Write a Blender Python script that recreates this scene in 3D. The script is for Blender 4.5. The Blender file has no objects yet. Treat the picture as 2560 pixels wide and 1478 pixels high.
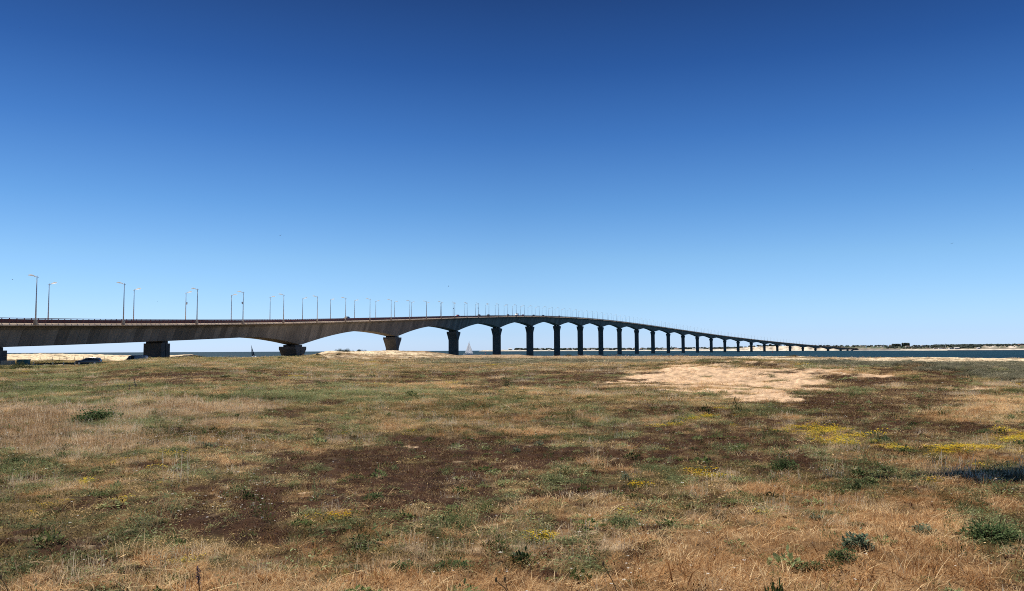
import bpy, math, random
import numpy as np
from mathutils import Vector, Matrix
R=math.radians; PI=math.pi
random.seed(7); RNG=np.random.default_rng(11)
sc=bpy.context.scene; C=sc.collection
# ---------------------------------------------------------------- camera
EYE=6.0                                   # metres above the sea (sea level is z = 0)
PITCH=math.atan2(137.3,2045.6); ROLL=-0.0049
cd=bpy.data.cameras.new('camera'); cam=bpy.data.objects.new('camera',cd); C.objects.link(cam)
cd.sensor_width=36; cd.lens=36*2045.6/2560; cd.clip_start=0.1; cd.clip_end=90000
CM=Matrix.Rotation(PI/2+PITCH,4,'X')@Matrix.Rotation(ROLL,4,'Z')
cam.matrix_world=Matrix.Translation((0,0,EYE))@CM
sc.camera=cam
# ---------------------------------------------------------------- world, sun, exposure
SAZ=R(-40); SEL=R(57)                     # sun ahead and to the left
w=bpy.data.worlds.new('World'); sc.world=w; w.use_nodes=True
nt=w.node_tree; bg=nt.nodes['Background']
sky=nt.nodes.new('ShaderNodeTexSky'); sky.sky_type='NISHITA'; sky.sun_disc=False
sky.sun_elevation=SEL; sky.sun_rotation=SAZ; sky.altitude=0; sky.air_density=1.0; sky.dust_density=0.3; sky.ozone_density=3.0
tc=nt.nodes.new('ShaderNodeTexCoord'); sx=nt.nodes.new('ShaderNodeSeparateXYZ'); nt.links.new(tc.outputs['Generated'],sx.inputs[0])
# deep blue in view, greyed and dimmed above it to cut fill light: the sky texture is filtered by height above the horizon
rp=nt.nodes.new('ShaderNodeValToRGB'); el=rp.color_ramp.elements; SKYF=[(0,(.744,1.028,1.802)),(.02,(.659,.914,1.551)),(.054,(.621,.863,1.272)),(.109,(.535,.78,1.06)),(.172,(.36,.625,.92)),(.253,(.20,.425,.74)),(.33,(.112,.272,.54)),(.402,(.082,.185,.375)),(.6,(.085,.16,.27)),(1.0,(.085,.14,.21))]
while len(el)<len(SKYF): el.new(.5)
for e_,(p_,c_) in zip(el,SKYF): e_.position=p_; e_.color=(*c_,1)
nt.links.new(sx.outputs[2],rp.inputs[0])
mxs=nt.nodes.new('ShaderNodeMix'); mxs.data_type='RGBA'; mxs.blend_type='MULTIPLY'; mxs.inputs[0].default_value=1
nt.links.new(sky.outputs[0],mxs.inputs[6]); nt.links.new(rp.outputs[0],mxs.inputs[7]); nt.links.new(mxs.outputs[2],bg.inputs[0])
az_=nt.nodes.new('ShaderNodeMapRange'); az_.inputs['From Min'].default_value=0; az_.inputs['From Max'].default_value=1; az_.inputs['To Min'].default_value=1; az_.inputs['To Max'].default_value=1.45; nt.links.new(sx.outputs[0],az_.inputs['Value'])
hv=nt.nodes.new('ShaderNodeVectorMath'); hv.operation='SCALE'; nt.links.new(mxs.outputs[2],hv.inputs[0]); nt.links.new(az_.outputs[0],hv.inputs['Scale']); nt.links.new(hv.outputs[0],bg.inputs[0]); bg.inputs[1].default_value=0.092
sl=bpy.data.lights.new('sun','SUN'); sl.energy=5.0; sl.angle=R(0.53); sl.color=(1,.93,.82)
so=bpy.data.objects.new('sun',sl); C.objects.link(so)
SD=Vector((math.sin(SAZ)*math.cos(SEL),math.cos(SAZ)*math.cos(SEL),math.sin(SEL)))
so.rotation_euler=SD.to_track_quat('Z','Y').to_euler(); so.location=(0,-50,200)
sc.view_settings.view_transform='Standard'; sc.view_settings.look='None'
sc.view_settings.exposure=0.2; sc.view_settings.gamma=1.0
sc.cycles.use_denoising=False; sc.cycles.filter_width=1.0; sc.cycles.max_bounces=6; sc.cycles.transparent_max_bounces=8
# ---------------------------------------------------------------- helpers
def px2world(px,py,Y):
    v=CM.to_3x3()@Vector(((px-1280)/2045.6,(739-py)/2045.6,-1)); v*=Y/v.y
    return Vector((v.x,v.y,EYE+v.z))
def tag(o,label=None,cat=None,group=None,kind=None):
    if label:o['label']=label
    if cat:o['category']=cat
    if group:o['group']=group
    if kind:o['kind']=kind
    return o
def link(name,me,mat=None,parent=None,loc=None):
    o=bpy.data.objects.new(name,me); C.objects.link(o)
    if mat is not None:
        for m in (mat if isinstance(mat,(list,tuple)) else [mat]): me.materials.append(m)
    if parent is not None:o.parent=parent
    if loc is not None:o.location=loc
    return o
def empty(name,loc=(0,0,0),rz=0):
    o=bpy.data.objects.new(name,None); C.objects.link(o); o.location=loc; o.rotation_euler=(0,0,rz); o.empty_display_size=.3; return o
def copy_tree(o,parent=None):
    c=o.copy(); C.objects.link(c)
    if parent is not None:c.parent=parent
    for ch in list(o.children): copy_tree(ch,c)
    return c
class MB:
    def __init__(s): s.v=[];s.f=[];s.m=[]
    def add(s,vs,fs,mi=0):
        b=len(s.v); s.v+=[tuple(v) for v in vs]; s.f+=[tuple(i+b for i in f) for f in fs]; s.m+=[mi]*len(fs); return s
    def box(s,c,d,rz=0,mi=0,top=(1,1)):
        cx,cy,cz=c;hx,hy,hz=d[0]/2,d[1]/2,d[2]/2;vs=[]
        for z,k in((-hz,(1,1)),(hz,top)):
            for x,y in((-hx,-hy),(hx,-hy),(hx,hy),(-hx,hy)):
                x*=k[0];y*=k[1]
                vs.append((cx+x*math.cos(rz)-y*math.sin(rz),cy+x*math.sin(rz)+y*math.cos(rz),cz+z))
        return s.add(vs,[(3,2,1,0),(4,5,6,7),(0,1,5,4),(1,2,6,5),(2,3,7,6),(3,0,4,7)],mi)
    def tube(s,pts,rad,n=8,mi=0,cap=True):
        pts=[Vector(p) for p in pts]
        if not hasattr(rad,'__len__'):rad=[rad]*len(pts)
        vs=[]
        for i,p in enumerate(pts):
            t=(pts[min(i+1,len(pts)-1)]-pts[max(i-1,0)]).normalized()
            a=t.cross(Vector((0,0,1)) if abs(t.z)<.9 else Vector((1,0,0))).normalized(); b=t.cross(a)
            for k in range(n):
                an=2*PI*k/n; vs.append(p+rad[i]*(a*math.cos(an)+b*math.sin(an)))
        fs=[(i*n+k,i*n+(k+1)%n,(i+1)*n+(k+1)%n,(i+1)*n+k) for i in range(len(pts)-1) for k in range(n)]
        if cap: fs+=[tuple(range(n-1,-1,-1)),tuple((len(pts)-1)*n+k for k in range(n))]
        return s.add(vs,fs,mi)
    def lathe(s,prof,c=(0,0,0),n=16,mi=0,axis='z'):
        vs=[]
        for r,z in prof:
            for k in range(n):
                a=2*PI*k/n
                p=(r*math.cos(a),r*math.sin(a),z) if axis=='z' else (r*math.cos(a),z,r*math.sin(a))
                vs.append((c[0]+p[0],c[1]+p[1],c[2]+p[2]))
        m=len(prof)
        fs=[(i*n+k,i*n+(k+1)%n,(i+1)*n+(k+1)%n,(i+1)*n+k) for i in range(m-1) for k in range(n)]
        fs+=[tuple(range(n-1,-1,-1)),tuple((m-1)*n+k for k in range(n))]
        return s.add(vs,fs,mi)
    def loft(s,rings,mi=0,cap=True,closed=True):
        n=len(rings[0]);vs=[p for r in rings for p in r]
        fs=[(i*n+k,i*n+(k+1)%n,(i+1)*n+(k+1)%n,(i+1)*n+k) for i in range(len(rings)-1) for k in range(n if closed else n-1)]
        if cap: fs+=[tuple(range(n-1,-1,-1)),tuple((len(rings)-1)*n+k for k in range(n))]
        return s.add(vs,fs,mi)
    def mesh(s,name,smooth=False):
        me=bpy.data.meshes.new(name); me.from_pydata(s.v,[],s.f)
        me.polygons.foreach_set('material_index',s.m)
        me.polygons.foreach_set('use_smooth',[smooth]*len(s.f)); me.update(); return me
    def build(s,name,mat,parent=None,smooth=False,loc=None):
        return link(name,s.mesh(name,smooth),mat,parent,loc)
def np_mesh(name,V,F,attrs={},smooth=True,mat=None,color=None):
    me=bpy.data.meshes.new(name); n=len(F); k=F.shape[1]
    me.vertices.add(len(V)); me.vertices.foreach_set('co',V.astype(np.float32).ravel())
    me.loops.add(n*k); me.loops.foreach_set('vertex_index',F.astype(np.int32).ravel())
    me.polygons.add(n); me.polygons.foreach_set('loop_start',np.arange(0,n*k,k,dtype=np.int32))
    me.update(calc_edges=True); me.polygons.foreach_set('use_smooth',np.full(n,smooth))
    for a,val in attrs.items():
        at=me.attributes.new(a,'FLOAT','POINT'); at.data.foreach_set('value',val.astype(np.float32))
    if color is not None:
        at=me.attributes.new('col','FLOAT_COLOR','POINT'); at.data.foreach_set('color',np.c_[color,np.ones(len(color))].astype(np.float32).ravel())
    if mat: me.materials.append(mat)
    me.update(); return me
# ---------------------------------------------------------------- material helpers
class NT:
    def __init__(s,name):
        s.m=bpy.data.materials.new(name); s.m.use_nodes=True; s.t=s.m.node_tree; s.b=s.t.nodes['Principled BSDF']; s.out=s.t.nodes['Material Output']
    def n(s,ty,**k):
        o=s.t.nodes.new(ty)
        for a,v in k.items():
            if a.startswith('i_'):
                key=a[2:]; key=int(key) if key.isdigit() else key.replace('_',' ')
                o.inputs[key].default_value=v
            else: setattr(o,a,v)
        return o
    def l(s,a,b): s.t.links.new(a,b)
    def noise(s,scale,detail=4,rough=.55,vec=None,dist=0):
        o=s.n('ShaderNodeTexNoise'); o.inputs['Scale'].default_value=scale;o.inputs['Detail'].default_value=detail;o.inputs['Roughness'].default_value=rough;o.inputs['Distortion'].default_value=dist
        if vec is not None:s.l(vec,o.inputs['Vector'])
        return o
    def ramp(s,fac,stops):
        o=s.n('ShaderNodeValToRGB');e=o.color_ramp.elements
        while len(e)<len(stops):e.new(.5)
        for x,(p,c) in zip(e,stops):x.position=p;x.color=(*c,1) if len(c)==3 else c
        s.l(fac,o.inputs[0]);return o
    def mix(s,a,b,f,mode='MIX'):
        o=s.n('ShaderNodeMix',data_type='RGBA',blend_type=mode)
        for v,i in((a,6),(b,7)):
            if isinstance(v,tuple):o.inputs[i].default_value=(*v,1)
            else:s.l(v,o.inputs[i])
        if isinstance(f,(int,float)):o.inputs[0].default_value=f
        else:s.l(f,o.inputs[0])
        return o.outputs[2]
    def math(s,op,a,b=0.,c=None):
        o=s.n('ShaderNodeMath',operation=op)
        for v,i in((a,0),(b,1))+(((c,2),) if c is not None else ()):
            if isinstance(v,(int,float)):o.inputs[i].default_value=v
            else:s.l(v,o.inputs[i])
        return o.outputs[0]
    def pos(s): return s.n('ShaderNodeNewGeometry').outputs['Position']
    def obj(s): return s.n('ShaderNodeTexCoord').outputs['Object']
    def bump(s,h,strength,dist):
        o=s.n('ShaderNodeBump');o.inputs['Strength'].default_value=strength;o.inputs['Distance'].default_value=dist;s.l(h,o.inputs['Height']);s.l(o.outputs[0],s.b.inputs['Normal'])
def simple(name,col,rough=.6,metal=0,var=.15,scale=3,coat=0,emit=None):
    m=NT(name); n=m.noise(scale,5,.6,m.obj())
    c=m.ramp(n.outputs[0],[(.3,tuple(x*(1-var) for x in col)),(.7,tuple(min(1,x*(1+var)) for x in col))])
    m.l(c.outputs[0],m.b.inputs['Base Color']); m.b.inputs['Roughness'].default_value=rough; m.b.inputs['Metallic'].default_value=metal
    m.b.inputs['Coat Weight'].default_value=coat
    return m.m
def leafmat(name,c1,c2,trans=.35,inst=True,c3=None):
    """thin plant matter: diffuse + translucent, tone varies per instanced tuft"""
    m=NT(name); t=m.t; t.nodes.remove(m.b)
    if inst: at=m.n('ShaderNodeAttribute',attribute_type='INSTANCER',attribute_name='tone'); f=at.outputs['Fac']
    else: f=m.noise(6,3,.6,m.obj()).outputs[0]
    n=m.noise(9,2,.6,m.obj())
    f2=m.math('ADD',f,m.math('MULTIPLY',m.math('SUBTRACT',n.outputs[0],.5),.7))
    stops=[(.15,c1),(.85,c2)] if c3 is None else [(.1,c1),(.6,c2),(.95,c3)]
    c=m.ramp(f2,stops)
    d=m.n('ShaderNodeBsdfDiffuse');tr=m.n('ShaderNodeBsdfTranslucent');mx=m.n('ShaderNodeMixShader');mx.inputs[0].default_value=trans
    m.l(c.outputs[0],d.inputs[0]);m.l(c.outputs[0],tr.inputs[0]);m.l(d.outputs[0],mx.inputs[1]);m.l(tr.outputs[0],mx.inputs[2]);m.l(mx.outputs[0],m.out.inputs[0])
    return m.m
# ---------------------------------------------------------------- noise in numpy
def _h(ix,iy,seed):
    n=(ix.astype(np.int64)*374761393+iy.astype(np.int64)*668265263+int(seed)*974634777)&0xffffffff
    n=((n^(n>>13))*1274126177)&0xffffffff; n=(n^(n>>16))&0xffffffff
    return n/4294967295.0
def vnoise(x,y,seed=0):
    ix=np.floor(x);iy=np.floor(y);fx=x-ix;fy=y-iy;fx=fx*fx*(3-2*fx);fy=fy*fy*(3-2*fy)
    a=_h(ix,iy,seed);b=_h(ix+1,iy,seed);c=_h(ix,iy+1,seed);d=_h(ix+1,iy+1,seed)
    return (a*(1-fx)+b*fx)*(1-fy)+(c*(1-fx)+d*fx)*fy
def fbm(x,y,scale,octv=4,seed=0,gain=.5):
    r=0;a=1;t=0
    for o in range(octv):
        r=r+a*vnoise(x/scale*2**o+o*17.3,y/scale*2**o-o*9.1,seed+o);t+=a;a*=gain
    return r/t-.5
# ---------------------------------------------------------------- terrain
COLS={-150:[(60,-2.0),(110,-2.1),(150,-2.35),(200,-2.25),(212,-1.8),(232,-.35),(245,-.5),(270,-2.5),(300,-6.6)],
 150:[(60,-2.0),(110,-2.1),(140,-2.35),(200,-2.25),(212,-1.8),(232,-.3),(245,-.5),(270,-2.5),(300,-6.6)],
 250:[(60,-2.0),(90,-1.95),(125,-1.95),(142,-2.3),(175,-2.6),(205,-2.2),(232,-.55),(245,-.8),(270,-2.5),(300,-6.6)],
 300:[(60,-1.9),(90,-1.6),(120,-1.3),(140,-2.2),(175,-3.0),(205,-2.4),(232,-.75),(250,-1),(275,-3),(300,-6.6)],
 400:[(60,-1.8),(90,-1.3),(125,-.98),(150,-2.2),(205,-2.6),(235,-.98),(250,-1.2),(275,-3),(300,-6.6)],
 475:[(60,-1.8),(90,-1.25),(130,-.92),(160,-1.3),(210,-1.2),(240,-.72),(255,-.9),(275,-3),(300,-6.6)],
 530:[(60,-1.8),(90,-1.3),(138,-1.02),(170,-1.6),(240,-1.8),(270,-3),(300,-6.6)],
 640:[(60,-1.85),(100,-1.45),(150,-1.3),(200,-1.7),(260,-2.0),(290,-3),(310,-6.6)],
 700:[(60,-1.95),(120,-1.5),(165,-1.25),(230,-1.55),(292,-1.75),(315,-2.2),(345,-6.6)],
 760:[(60,-2.0),(150,-1.8),(230,-1.65),(292,-1.3),(325,-1.2),(350,-1.9),(380,-6.6)],
 820:[(60,-2.05),(150,-1.95),(185,-1.7),(228,.2),(242,.0),(265,-2),(300,-2.4),(385,-2.6),(410,-6.6)],
 900:[(60,-2.05),(150,-2.0),(180,-1.85),(240,.08),(255,-.1),(280,-2),(395,-2.4),(425,-6.6)],
 980:[(60,-2.05),(150,-2.0),(180,-1.85),(252,.16),(268,.0),(300,-2),(430,-2.4),(455,-6.6)],
 1060:[(60,-2.05),(150,-2.0),(190,-1.9),(262,-.02),(280,-.2),(310,-2),(430,-2.4),(455,-6.6)],
 1110:[(60,-2.05),(150,-2.0),(200,-1.95),(275,-.75),(295,-1.0),(330,-2.2),(435,-3),(460,-6.6)],
 1150:[(60,-2.05),(150,-2.05),(230,-2.0),(300,-1.8),(330,-1.9),(380,-2.0),(440,-4),(460,-6.6)],
 1300:[(60,-2.05),(150,-2.05),(240,-2.05),(320,-1.95),(380,-1.95),(400,-2.5),(430,-6.6)],
 1500:[(60,-2.05),(150,-2.05),(240,-2.05),(290,-2.0),(305,-2.5),(335,-6.6)],
 1750:[(60,-2.05),(135,-2.1),(200,-2.0),(240,-1.93),(255,-2.5),(285,-6.6)],
 2000:[(60,-2.05),(150,-2.05),(120,-2.1),(195,-1.9),(215,-1.9),(230,-2.6),(260,-6.6)],
 2350:[(60,-2.05),(118,-2.2),(160,-1.95),(178,-1.88),(195,-2.6),(225,-6.6)],
 2700:[(60,-2.05),(112,-2.2),(145,-1.95),(158,-1.92),(175,-2.6),(205,-6.6)]}
CK=sorted(COLS); ZG=np.array([0,2]+list(np.geomspace(3,470,260)))
TAB=np.array([np.interp(ZG,[5]+[p[0] for p in COLS[k]],[-2.0]+[p[1] for p in COLS[k]]) for k in CK])
CKd=np.linspace(-150,2700,300)
TABd=np.array([np.interp(CKd,CK,TAB[:,j]) for j in range(TAB.shape[1])]).T
for _ in range(3): TABd=(np.roll(TABd,1,0)+2*TABd+np.roll(TABd,-1,0))/4 if False else TABd
def colpx(x,y):
    yy=np.maximum(y,np.abs(x)*.55+.01); return np.clip(1280+2050*x/yy,-150,2700)
def dep(x,y): return np.maximum(y,np.hypot(x,y)*.8)
def ground_base(x,y):
    x=np.asarray(x,float);y=np.asarray(y,float)
    u=(colpx(x,y)+150)/2850*299; d=dep(x,y)
    v=np.interp(d,ZG,np.arange(len(ZG)))
    i=np.clip(u.astype(int),0,298);j=np.clip(v.astype(int),0,len(ZG)-2);fu=u-i;fv=v-j
    h=(TABd[i,j]*(1-fu)+TABd[i+1,j]*fu)*(1-fv)+(TABd[i,j+1]*(1-fu)+TABd[i+1,j+1]*fu)*fv
    # sandy hummock right of centre, two smaller swells
    def g(cx,cy,sx,sy,a): return a*np.exp(-((x-cx)/sx)**2-((y-cy)/sy)**2)
    h=h+g(20,76,12,18,1.0)+g(14,60,3.5,4,.35)+g(22,58,4,5,.30)-g(18,64,4,5,.35)-g(26,66,3,5,.2)+g(33,66,9,14,.55)+g(8,62,9,10,.2)+g(-6,34,14,7,.14)+g(9,24,8,5,.10)-g(17.5,47,6,7,.16)
    near=np.clip((d-3)/20,0,1); far=np.clip(1-(d-380)/60,0,1)
    h=h+fbm(x,y,9,3,5)*.22*near*far
    return h+EYE
def ground(x,y):
    x=np.asarray(x,float);y=np.asarray(y,float)
    d=dep(x,y)
    amp=np.clip(d/55,.22,1.5)*np.clip((330-d)/60,.4,1)
    return ground_base(x,y)+fbm(x,y,1.1,3,21)*.19*amp+fbm(x,y,.28,3,31)*.085
def proj(x,y,z):
    M=np.array(CM.to_3x3()); P=np.stack([x,y,z-EYE],-1)@M   # world -> camera
    return 1280-2045.6*P[...,0]/P[...,2], 739+2045.6*P[...,1]/P[...,2]
def onground(px,py):
    """the point of the ground seen at a place of the photograph"""
    v=px2world(px,py,1.0)-Vector((0,0,EYE))
    t=np.geomspace(4,460,2500); X=v.x*t;Y=v.y*t;Z=EYE+v.z*t
    g=ground_base(X,Y); k=np.argmax(Z<g) if (Z<g).any() else len(t)-1
    return float(X[k]),float(Y[k]),float(g[k])
# kinds of cover: moss, dry, olive, green, straw, yellow, sand, grey
KIN=['moss','dry','olive','green','straw','yellow','sand','grey']
ALB=np.array([[.085,.040,.021],[.50,.30,.145],[.27,.19,.085],[.15,.165,.070],[.58,.43,.27],[.50,.36,.07],[.74,.60,.41],[.17,.165,.11]])
PATCH={ # centre, radii (in pixels of the 2522-wide view), strength
'moss':[(420,930,330,18,1.3),(1150,932,200,22,1.3),(1480,925,120,26,1.4),(1000,1140,260,55,1.1),(560,1250,160,50,1.0),(930,1185,200,45,1.1),(330,1335,230,40,.8),(1720,1095,220,42,1.5),(1320,1120,170,25,1.2),(2120,995,230,38,1.5),(2290,930,140,28,1.2),(1090,1095,130,18,1.1),(160,1250,120,20,.7),(1030,1215,120,25,.8),(700,1020,80,8,.7),(1560,1010,90,12,.9),(2330,1060,150,18,.8),(1990,1130,60,14,.9),(1250,1240,160,25,.7),(1420,1210,130,30,.7),(600,1290,200,40,.8)],
'dry':[(1760,955,60,20,1.4),(2000,930,70,14,.8),(2300,1400,420,120,1.5),(1850,1420,420,70,1.4),(2430,1260,200,30,1.2),(2480,1010,130,40,1.3),(1261,1450,1400,38,1.8),(2050,1300,260,60,1.3),(850,1180,45,22,1.5),(735,1110,45,14,1.4),(1270,1062,150,22,1.1),(2050,1215,170,30,1.2),(1500,1150,120,20,1.0),(600,1140,120,15,.6),(2290,1130,140,20,1.1),(700,1370,120,25,.8),(980,1330,160,30,.5),(1900,1200,100,30,1.0),(880,1230,200,14,.7),(460,975,60,6,.6),(1600,1300,250,40,.8),(930,1060,60,10,.9),(1700,1370,200,40,.8)],
'straw':[(110,1040,200,50,1.5),(440,1010,170,30,1.4),(240,1095,130,30,1.1),(1480,1345,95,24,1.4),(2060,1325,95,24,1.5),(620,1000,70,14,.8),(60,1110,70,30,1.2),(1810,1390,60,15,.7)],
'green':[(300,900,260,12,.5),(500,950,300,20,.4),(620,905,140,8,.6),(60,920,90,14,.9),(200,985,180,20,.6),(850,910,120,8,.6),(245,1035,60,20,1.6),(405,1035,60,20,1.2),(700,980,200,22,1.0),(1000,965,160,18,.8),(1620,1152,90,20,1.6),(1320,1190,85,22,1.4),(1540,1282,50,20,1.5),(1850,1105,60,12,1.3),(1450,1072,90,11,1.3),(1290,1072,60,9,1.2),(80,1165,90,36,1.2),(380,1300,110,32,1.2),(150,1290,95,26,1.2),(880,1062,65,12,1.1),(1200,1112,50,20,1.1),(1300,1290,130,40,1.0),(1080,1390,90,28,1.2),(2100,1122,70,14,1.3),(2150,1190,90,20,1.2),(2450,1275,80,50,1.5),(2490,1330,60,25,1.3),(1310,940,35,6,1.3),(2110,966,45,6,1.3),(420,1110,50,10,.9),(300,1125,60,10,.9),(640,1140,50,10,.7),(1170,1000,130,12,.8),(2350,925,60,8,1.2),(2420,960,70,12,1.1),(60,960,80,15,1.1),(1890,1400,50,25,1.2),(2110,1375,60,20,1.2),(570,925,30,4,.8),(2440,1160,90,16,1.1),(1560,1030,120,10,.8),(1850,1015,120,12,.9),(150,950,140,10,.8)],
'yellow':[(165,1196,24,5,2.2),(232,1231,28,5,2.2),(300,1146,28,5,2.0),(550,1083,22,4,1.8),(515,1111,20,5,1.5),(1640,1094,40,5,2.5),(1625,1049,26,4,2.2),(2040,1068,90,9,2.1),(2150,1088,90,8,2.0),(2290,1099,60,6,2.0),(2390,1101,40,4,1.9),(1845,1049,26,4,2.0),(1760,1052,60,6,1.2),(2490,1070,50,12,1.7),(1030,1218,30,5,1.6),(1735,1172,40,9,1.5),(40,1246,18,4,2.0),(1380,1275,40,8,1.0),(450,1140,40,5,1.2),(2330,1150,50,4,1.3),(1295,1322,30,12,1.1),(880,1068,30,6,1.1),(100,1290,30,6,1.2),(1700,1028,90,6,.9),(2190,1175,50,6,1.1),(1330,1180,60,14,.8),(2480,1100,50,6,1.2),(1950,1045,70,5,1.3)],
'sand':[(1650,935,120,30,2.3),(1760,930,120,26,1.9),(1890,925,190,24,2.5),(1900,965,140,22,2.0),(1800,975,110,14,1.5),(1560,930,70,16,1.4),(2060,918,60,8,1.2),(727,1214,14,4,3.2),(960,1172,8,3,3.0),(1055,1093,7,3,3.0),(700,1140,10,3,1.6),(520,1218,14,3,1.4),(2330,955,80,4,1.6),(2260,940,40,3,1.4),(1180,935,40,3,1.3),(460,928,40,2,1.2),(1850,985,60,5,1.2),(2500,1395,8,3,1.2),(690,945,10,2,1.4)],
'grey':[]}
def cover(x,y,z=None):
    if z is None:z=ground_base(x,y)
    d=dep(x,y)
    wx=x+fbm(x,y,2.2,3,40)*.12*d+fbm(x,y,.5,2,43)*.6; wy=y+fbm(x,y,2.6,3,50)*.18*d+fbm(x,y,.5,2,53)*.8
    wy=np.maximum(wy,3.0)
    zz=ground_base(wx,wy); u,v=proj(wx,wy,zz); s=2522/2560.; u=u*s; v=v*s
    n=len(x); W=np.zeros((8,n))
    bl=np.clip((d-14)/40,0,1)
    def nz(sc_,o,sd): return fbm(x,y,sc_,o,sd)*(1-bl)+fbm(x,y,sc_*4.5,o+1,sd+5)*bl*1.15
    W[0]=.66+2.6*nz(1.1,5,60); W[1]=.20+2.6*nz(1.2,5,70); W[2]=.84+1.9*nz(.8,5,80)
    W[3]=.36+2.7*nz(.8,5,90); W[4]=.02+2.3*nz(.9,4,100); W[5]=-.75+2.4*nz(.6,4,110); W[6]=-1.0+2.2*nz(.5,4,120)
    W[7]=-1
    for i,kn in enumerate(KIN):
        w0=W[i].copy()
        for cx,cy,rx,ry,a in PATCH.get(kn,[]):
            q=((u-cx)/rx)**2+((v-cy)/ry)**2; m=q<7
            W[i,m]+=(1.15 if kn not in('yellow','sand') else (1.45 if kn=='sand' else 1.3))*(1.15 if kn=='moss' else 1)*a*np.exp(-q[m]*.9)
        if kn=='sand': W[i]+=np.clip((W[i]-w0-.2)/.5,0,1)*np.clip((d-15)/10,0,1)*(fbm(x,y,2.6,5,250,.65)*7.5-.35)
    # far zones
    c=colpx(x,y)
    CX=[-150,300,400,475,530,640,700,760,820,900,980,1060,1110,1200,1300,1500,1750,2000,2350,2700]
    zc=np.interp(c,CX,[232,232,235,240,260,285,300,300,230,243,255,265,278,375,380,290,245,215,180,160])
    zs=np.interp(c,CX,[203,205,206,210,400,400,400,250,185,178,178,186,192,195,188,172,140,126,122,118])
    t=d/zc; e_=np.clip((d-zs)/7,0,1); cr=np.clip((t-.90)/.06,0,1)
    right=np.clip((c-1650)/350,0,1); left=np.clip((520-c)/30,0,1); dune=np.clip((c-740)/60,0,1)*np.clip((1180-c)/120,0,1); mid=np.clip((c-1100)/80,0,1)*(1-right)
    nn=fbm(x,y*.6,9,4,200)*2; nf=fbm(x,y,2.5,3,205)*2
    W[6]+=e_*(left*3.4+dune*(2.5+2.8*nn+1.4*nf)+mid*(.9+2.2*nn)+right*(2.3+2.6*nn+1.6*nf))+cr*(right*1.2+mid*.7*np.clip((c-1400)/100,-1,1)+dune*.6)
    W[4]+=e_*(dune*1.1+mid*1.9+right*.9); W[1]+=e_*(dune*.6+mid*.8+right*.4)
    g=np.clip((c-1880)/160,0,1)*np.clip((d-48-16*np.clip((2350-c)/400,-.4,1.4))/10,0,1)*(1-e_)
    g2=np.clip((c-900)/250,0,1)*np.clip((2000-c)/150,0,1)*np.clip((d-112)/20,0,1)*(1-e_)
    W[7]+=2.7*g+2.3*g2; W[6]+=g*(.45+4.4*fbm(x,y,4.0,3,230)*1.4)
    og=np.clip((d-85)/25,0,1)*np.clip((820-c)/100,0,1)*(1-e_); W[2]+=.8*og;W[3]+=.45*og; W[0]-=.7*og*np.clip((d-100)/20,0,1)
    # car park track: bare grey sandy earth by the viaduct
    cp=np.clip((300-c)/40,0,1)*np.clip((d-143)/4,0,1)*np.clip((176-d)/8,0,1); W[6]+=2.2*cp*(c<400)
    fn=np.array([fbm(x,y,.32,3,600+7*i)*(1-bl)*1.25+fbm(x,y,1.3,3,660+7*i)*bl*1.3+fbm(x,y,.11,2,700+7*i)*.8*np.clip(1-d/30,0,1) for i in range(8)])
    W[:8]+=fn*2.6
    rel=fbm(x,y,1.1,3,21)*2*np.clip(d/40,.3,1)+fbm(x,y,.28,3,31)*1.6*np.clip(1-d/40,0,1)
    W[0]-=1.5*rel; W[1]+=.9*rel; W[4]+=.9*rel; W[3]-=.3*rel; W[6]+=.5*rel
    return W,t
# ---- ground sheet: a polar grid round the viewpoint, one mesh out to beyond the shore
az=np.radians(np.r_[np.arange(-180,-42,3.0),np.arange(-42,42,.085),np.arange(42,180.1,3.0)])
rr=np.r_[.3,1,2,3,4,np.geomspace(4.8,60,330)[0:],np.geomspace(60.5,600,330)]
A,RR=np.meshgrid(az,rr); X=(RR*np.sin(A)).ravel(); Y=(RR*np.cos(A)).ravel()
Z=ground(X,Y)
W,TS=cover(X,Y)
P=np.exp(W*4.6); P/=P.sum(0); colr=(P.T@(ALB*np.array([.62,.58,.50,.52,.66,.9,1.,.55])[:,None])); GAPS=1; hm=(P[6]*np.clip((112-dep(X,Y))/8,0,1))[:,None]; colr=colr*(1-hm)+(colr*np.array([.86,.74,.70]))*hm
dd=dep(X,Y)
Z=Z+P[7]*np.clip(fbm(X,Y,.9,2,300)+.10,0,1)*.75*np.clip((dd-20)/30,0,1)   # low shrub mounds
Z=Z+P[0]*fbm(X,Y,.22,2,310)*.06
front=(Y>0)&(np.abs(X)<1.1*np.maximum(Y,.1))
Z=np.where((RR.ravel()>560),-1.5,Z)
colr=colr*(1+1.3*fbm(X,Y,.22,3,320)[:,None]+.35*fbm(X,Y,3,3,330)[:,None])
na,nr=len(az),len(rr)
ii=np.arange(nr-1)[:,None]*na+np.arange(na-1)[None,:]
F=np.stack([ii,ii+1,ii+na+1,ii+na],-1).reshape(-1,4)
g=NT('ground_cover'); at=g.n('ShaderNodeAttribute',attribute_name='col'); ps=g.pos()
n1=g.noise(14,6,.75,ps); n2=g.noise(55,4,.7,ps); n3=g.noise(2.2,4,.6,ps)
f=g.math('MULTIPLY',g.math('ADD',g.math('MULTIPLY',n1.outputs[0],1.1),g.math('MULTIPLY',n2.outputs[0],.9)),1.0)
gr=g.ramp(f,[(.55,(.30,.29,.28)),(1.0,(1.0,1.0,1.0)),(1.0,(1.0,1.0,1.0))])
mr=g.n('ShaderNodeMapRange'); mr.inputs['From Min'].default_value=.7; mr.inputs['From Max'].default_value=1.3; mr.inputs['To Min'].default_value=.55; mr.inputs['To Max'].default_value=1.5
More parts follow.
